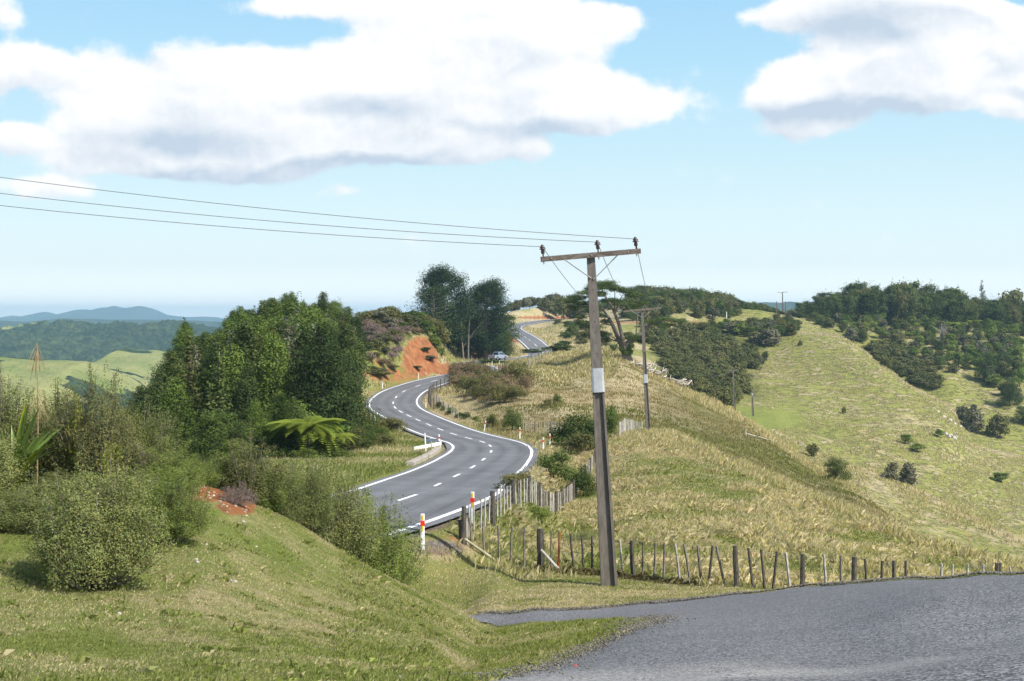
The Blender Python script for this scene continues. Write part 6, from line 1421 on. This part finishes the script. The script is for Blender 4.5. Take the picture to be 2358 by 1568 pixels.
grass('roadside_grass', 'rough green and yellow grass on the verge left of the main road', 600, 1010, 44, 175, 14000, 6, .30, .035, 10, lambda X, Y: (~right_of_road(X, Y)) & clear(X, Y, 3.9) & (attr_at(floor_, X, Y) < .75), lambda X, Y, r: np.clip((nzf(X, Y, 5, 51)-.5)*2.5+.42+.3*(r-.5), 0, 1), .2, .6)
grass('roadside_grass', 'dry brownish grass on the verge right of the main road', 940, 1320, 38, 235, 9000, 6, .24, .035, 11, lambda X, Y: right_of_road(X, Y) & clear(X, Y, 3.9) & (attr_at(RDist, X, Y) < 9), lambda X, Y, r: np.clip(.7+.4*(r-.5), 0, 1), .2, .6)
grass('bank_grass', 'straw coloured grass on the banks around the upper bends', 860, 1420, 175, 430, 15000, 4, .55, .16, 12, lambda X, Y: clear(X, Y, 4.2) & (attr_at(dirt, X, Y) < .4) & (attr_at(floor_, X, Y) < .6), lambda X, Y, r: np.clip(.75+.5*(r-.5), 0, 1), .3, .5)
# raked cuttings along the fence foot
rng = np.random.default_rng(77); n = 5200; px = rng.choice([1398,1425,1450,1475,1500,1530,1560,1590,1250,1280,1345,1370,1310], n)+rng.normal(0, 13, n); d = np.array([dF(x) for x in px])-.30+rng.normal(0, .16, n)
X = (px-CX)/F*d; hh = .16*np.exp(-((d-np.array([dF(x) for x in px])+.3)/.2)**2)*(.5+vnoise(px/14, px*0, 3)); P_ = np.stack([X, d, ground(X, d)+hh*rng.random(n)], 1)
V, Q_, C = leaf_quads(P_, np.tile([0, 0, 1.], (n, 1)), .03, .13, rng, .9)
o = link('grass_cuttings', mesh_np('grass_cuttings', V, Q_, M['thatch'], tint=C)); tag(o, 'brown raked grass cuttings heaped along the foot of the fence', kind='stuff')
# loose gravel on the road edges
def gravel(name, label, px0, px1, fn, n, s, seed):
    rng = np.random.default_rng(seed); px = rng.uniform(px0, px1, n); pts = []
    V = []; sz = s*rng.uniform(.5, 1.3, n); D = np.array([fn(x, rng) for x in px]); X = (px-CX)/F*D; Z = ground(X, D)+sz*.35+.03
    base = np.array([[1, 0, 0], [0, 1, 0], [-1, 0, 0], [0, -1, 0], [0, 0, .8], [0, 0, -.8]]); tri = np.array([[0, 1, 4], [1, 2, 4], [2, 3, 4], [3, 0, 4], [1, 0, 5], [2, 1, 5], [3, 2, 5], [0, 3, 5]])
    V = (base[None]*rng.uniform(.6, 1.2, (n, 6, 1))*sz[:, None, None]+np.stack([X, D, Z], 1)[:, None]).reshape(-1, 3); T_ = (tri[None]+6*np.arange(n)[:, None, None]).reshape(-1, 3)
    g = rng.uniform(.10, .38, (n, 1)); C = np.repeat(g*np.array([[1, .93, .85]]), 6, 0)
    o = link(name, mesh_np(name, V, T_, M['blades'], tint=C)); tag(o, label, kind='stuff')
fex = [CX+F*x/y for x, y in fe]; fed = [y for x, y in fe]
gravel('gravel', 'loose gravel ridge along the far edge of the side road', 1500, 2400, lambda x, r: float(np.interp(x, fex, fed))+r.normal(-.05, .16)+(.1 if x > 2050 else 0), 5200, .022, 5)
gravel('gravel', 'loose chips along the far edge of the side road strip', 1100, 1560, lambda x, r: float(np.interp(x, fex, fed))+r.normal(0, .10), 1300, .022, 6)
nex = np.array([x for x, y in ne]); ney = np.array([y for x, y in ne])
rng = np.random.default_rng(9); n = 4200; t = rng.uniform(4, len(ne)-1, n); ii = t.astype(int); f_ = t-ii; ii = np.clip(ii, 0, len(ne)-2)
X = nex[ii]*(1-f_)+nex[ii+1]*f_+rng.normal(-.05, .22, n); Y = ney[ii]*(1-f_)+ney[ii+1]*f_+rng.normal(0, .25, n)
sz = .011*rng.uniform(.5, 1.4, n); Z = ground(X, Y)+sz*.4+.028
base = np.array([[1, 0, 0], [0, 1, 0], [-1, 0, 0], [0, -1, 0], [0, 0, .8], [0, 0, -.8]]); tri = np.array([[0, 1, 4], [1, 2, 4], [2, 3, 4], [3, 0, 4], [1, 0, 5], [2, 1, 5], [3, 2, 5], [0, 3, 5]])
V = (base[None]*rng.uniform(.6, 1.2, (n, 6, 1))*sz[:, None, None]+np.stack([X, Y, Z], 1)[:, None]).reshape(-1, 3); T_ = (tri[None]+6*np.arange(n)[:, None, None]).reshape(-1, 3)
C = np.repeat(rng.uniform(.12, .42, (n, 1))*np.array([[1, .93, .85]]), 6, 0)
o = link('gravel', mesh_np('gravel', V, T_, M['blades'], tint=C)); tag(o, 'loose chips where the turf meets the side road', kind='stuff')
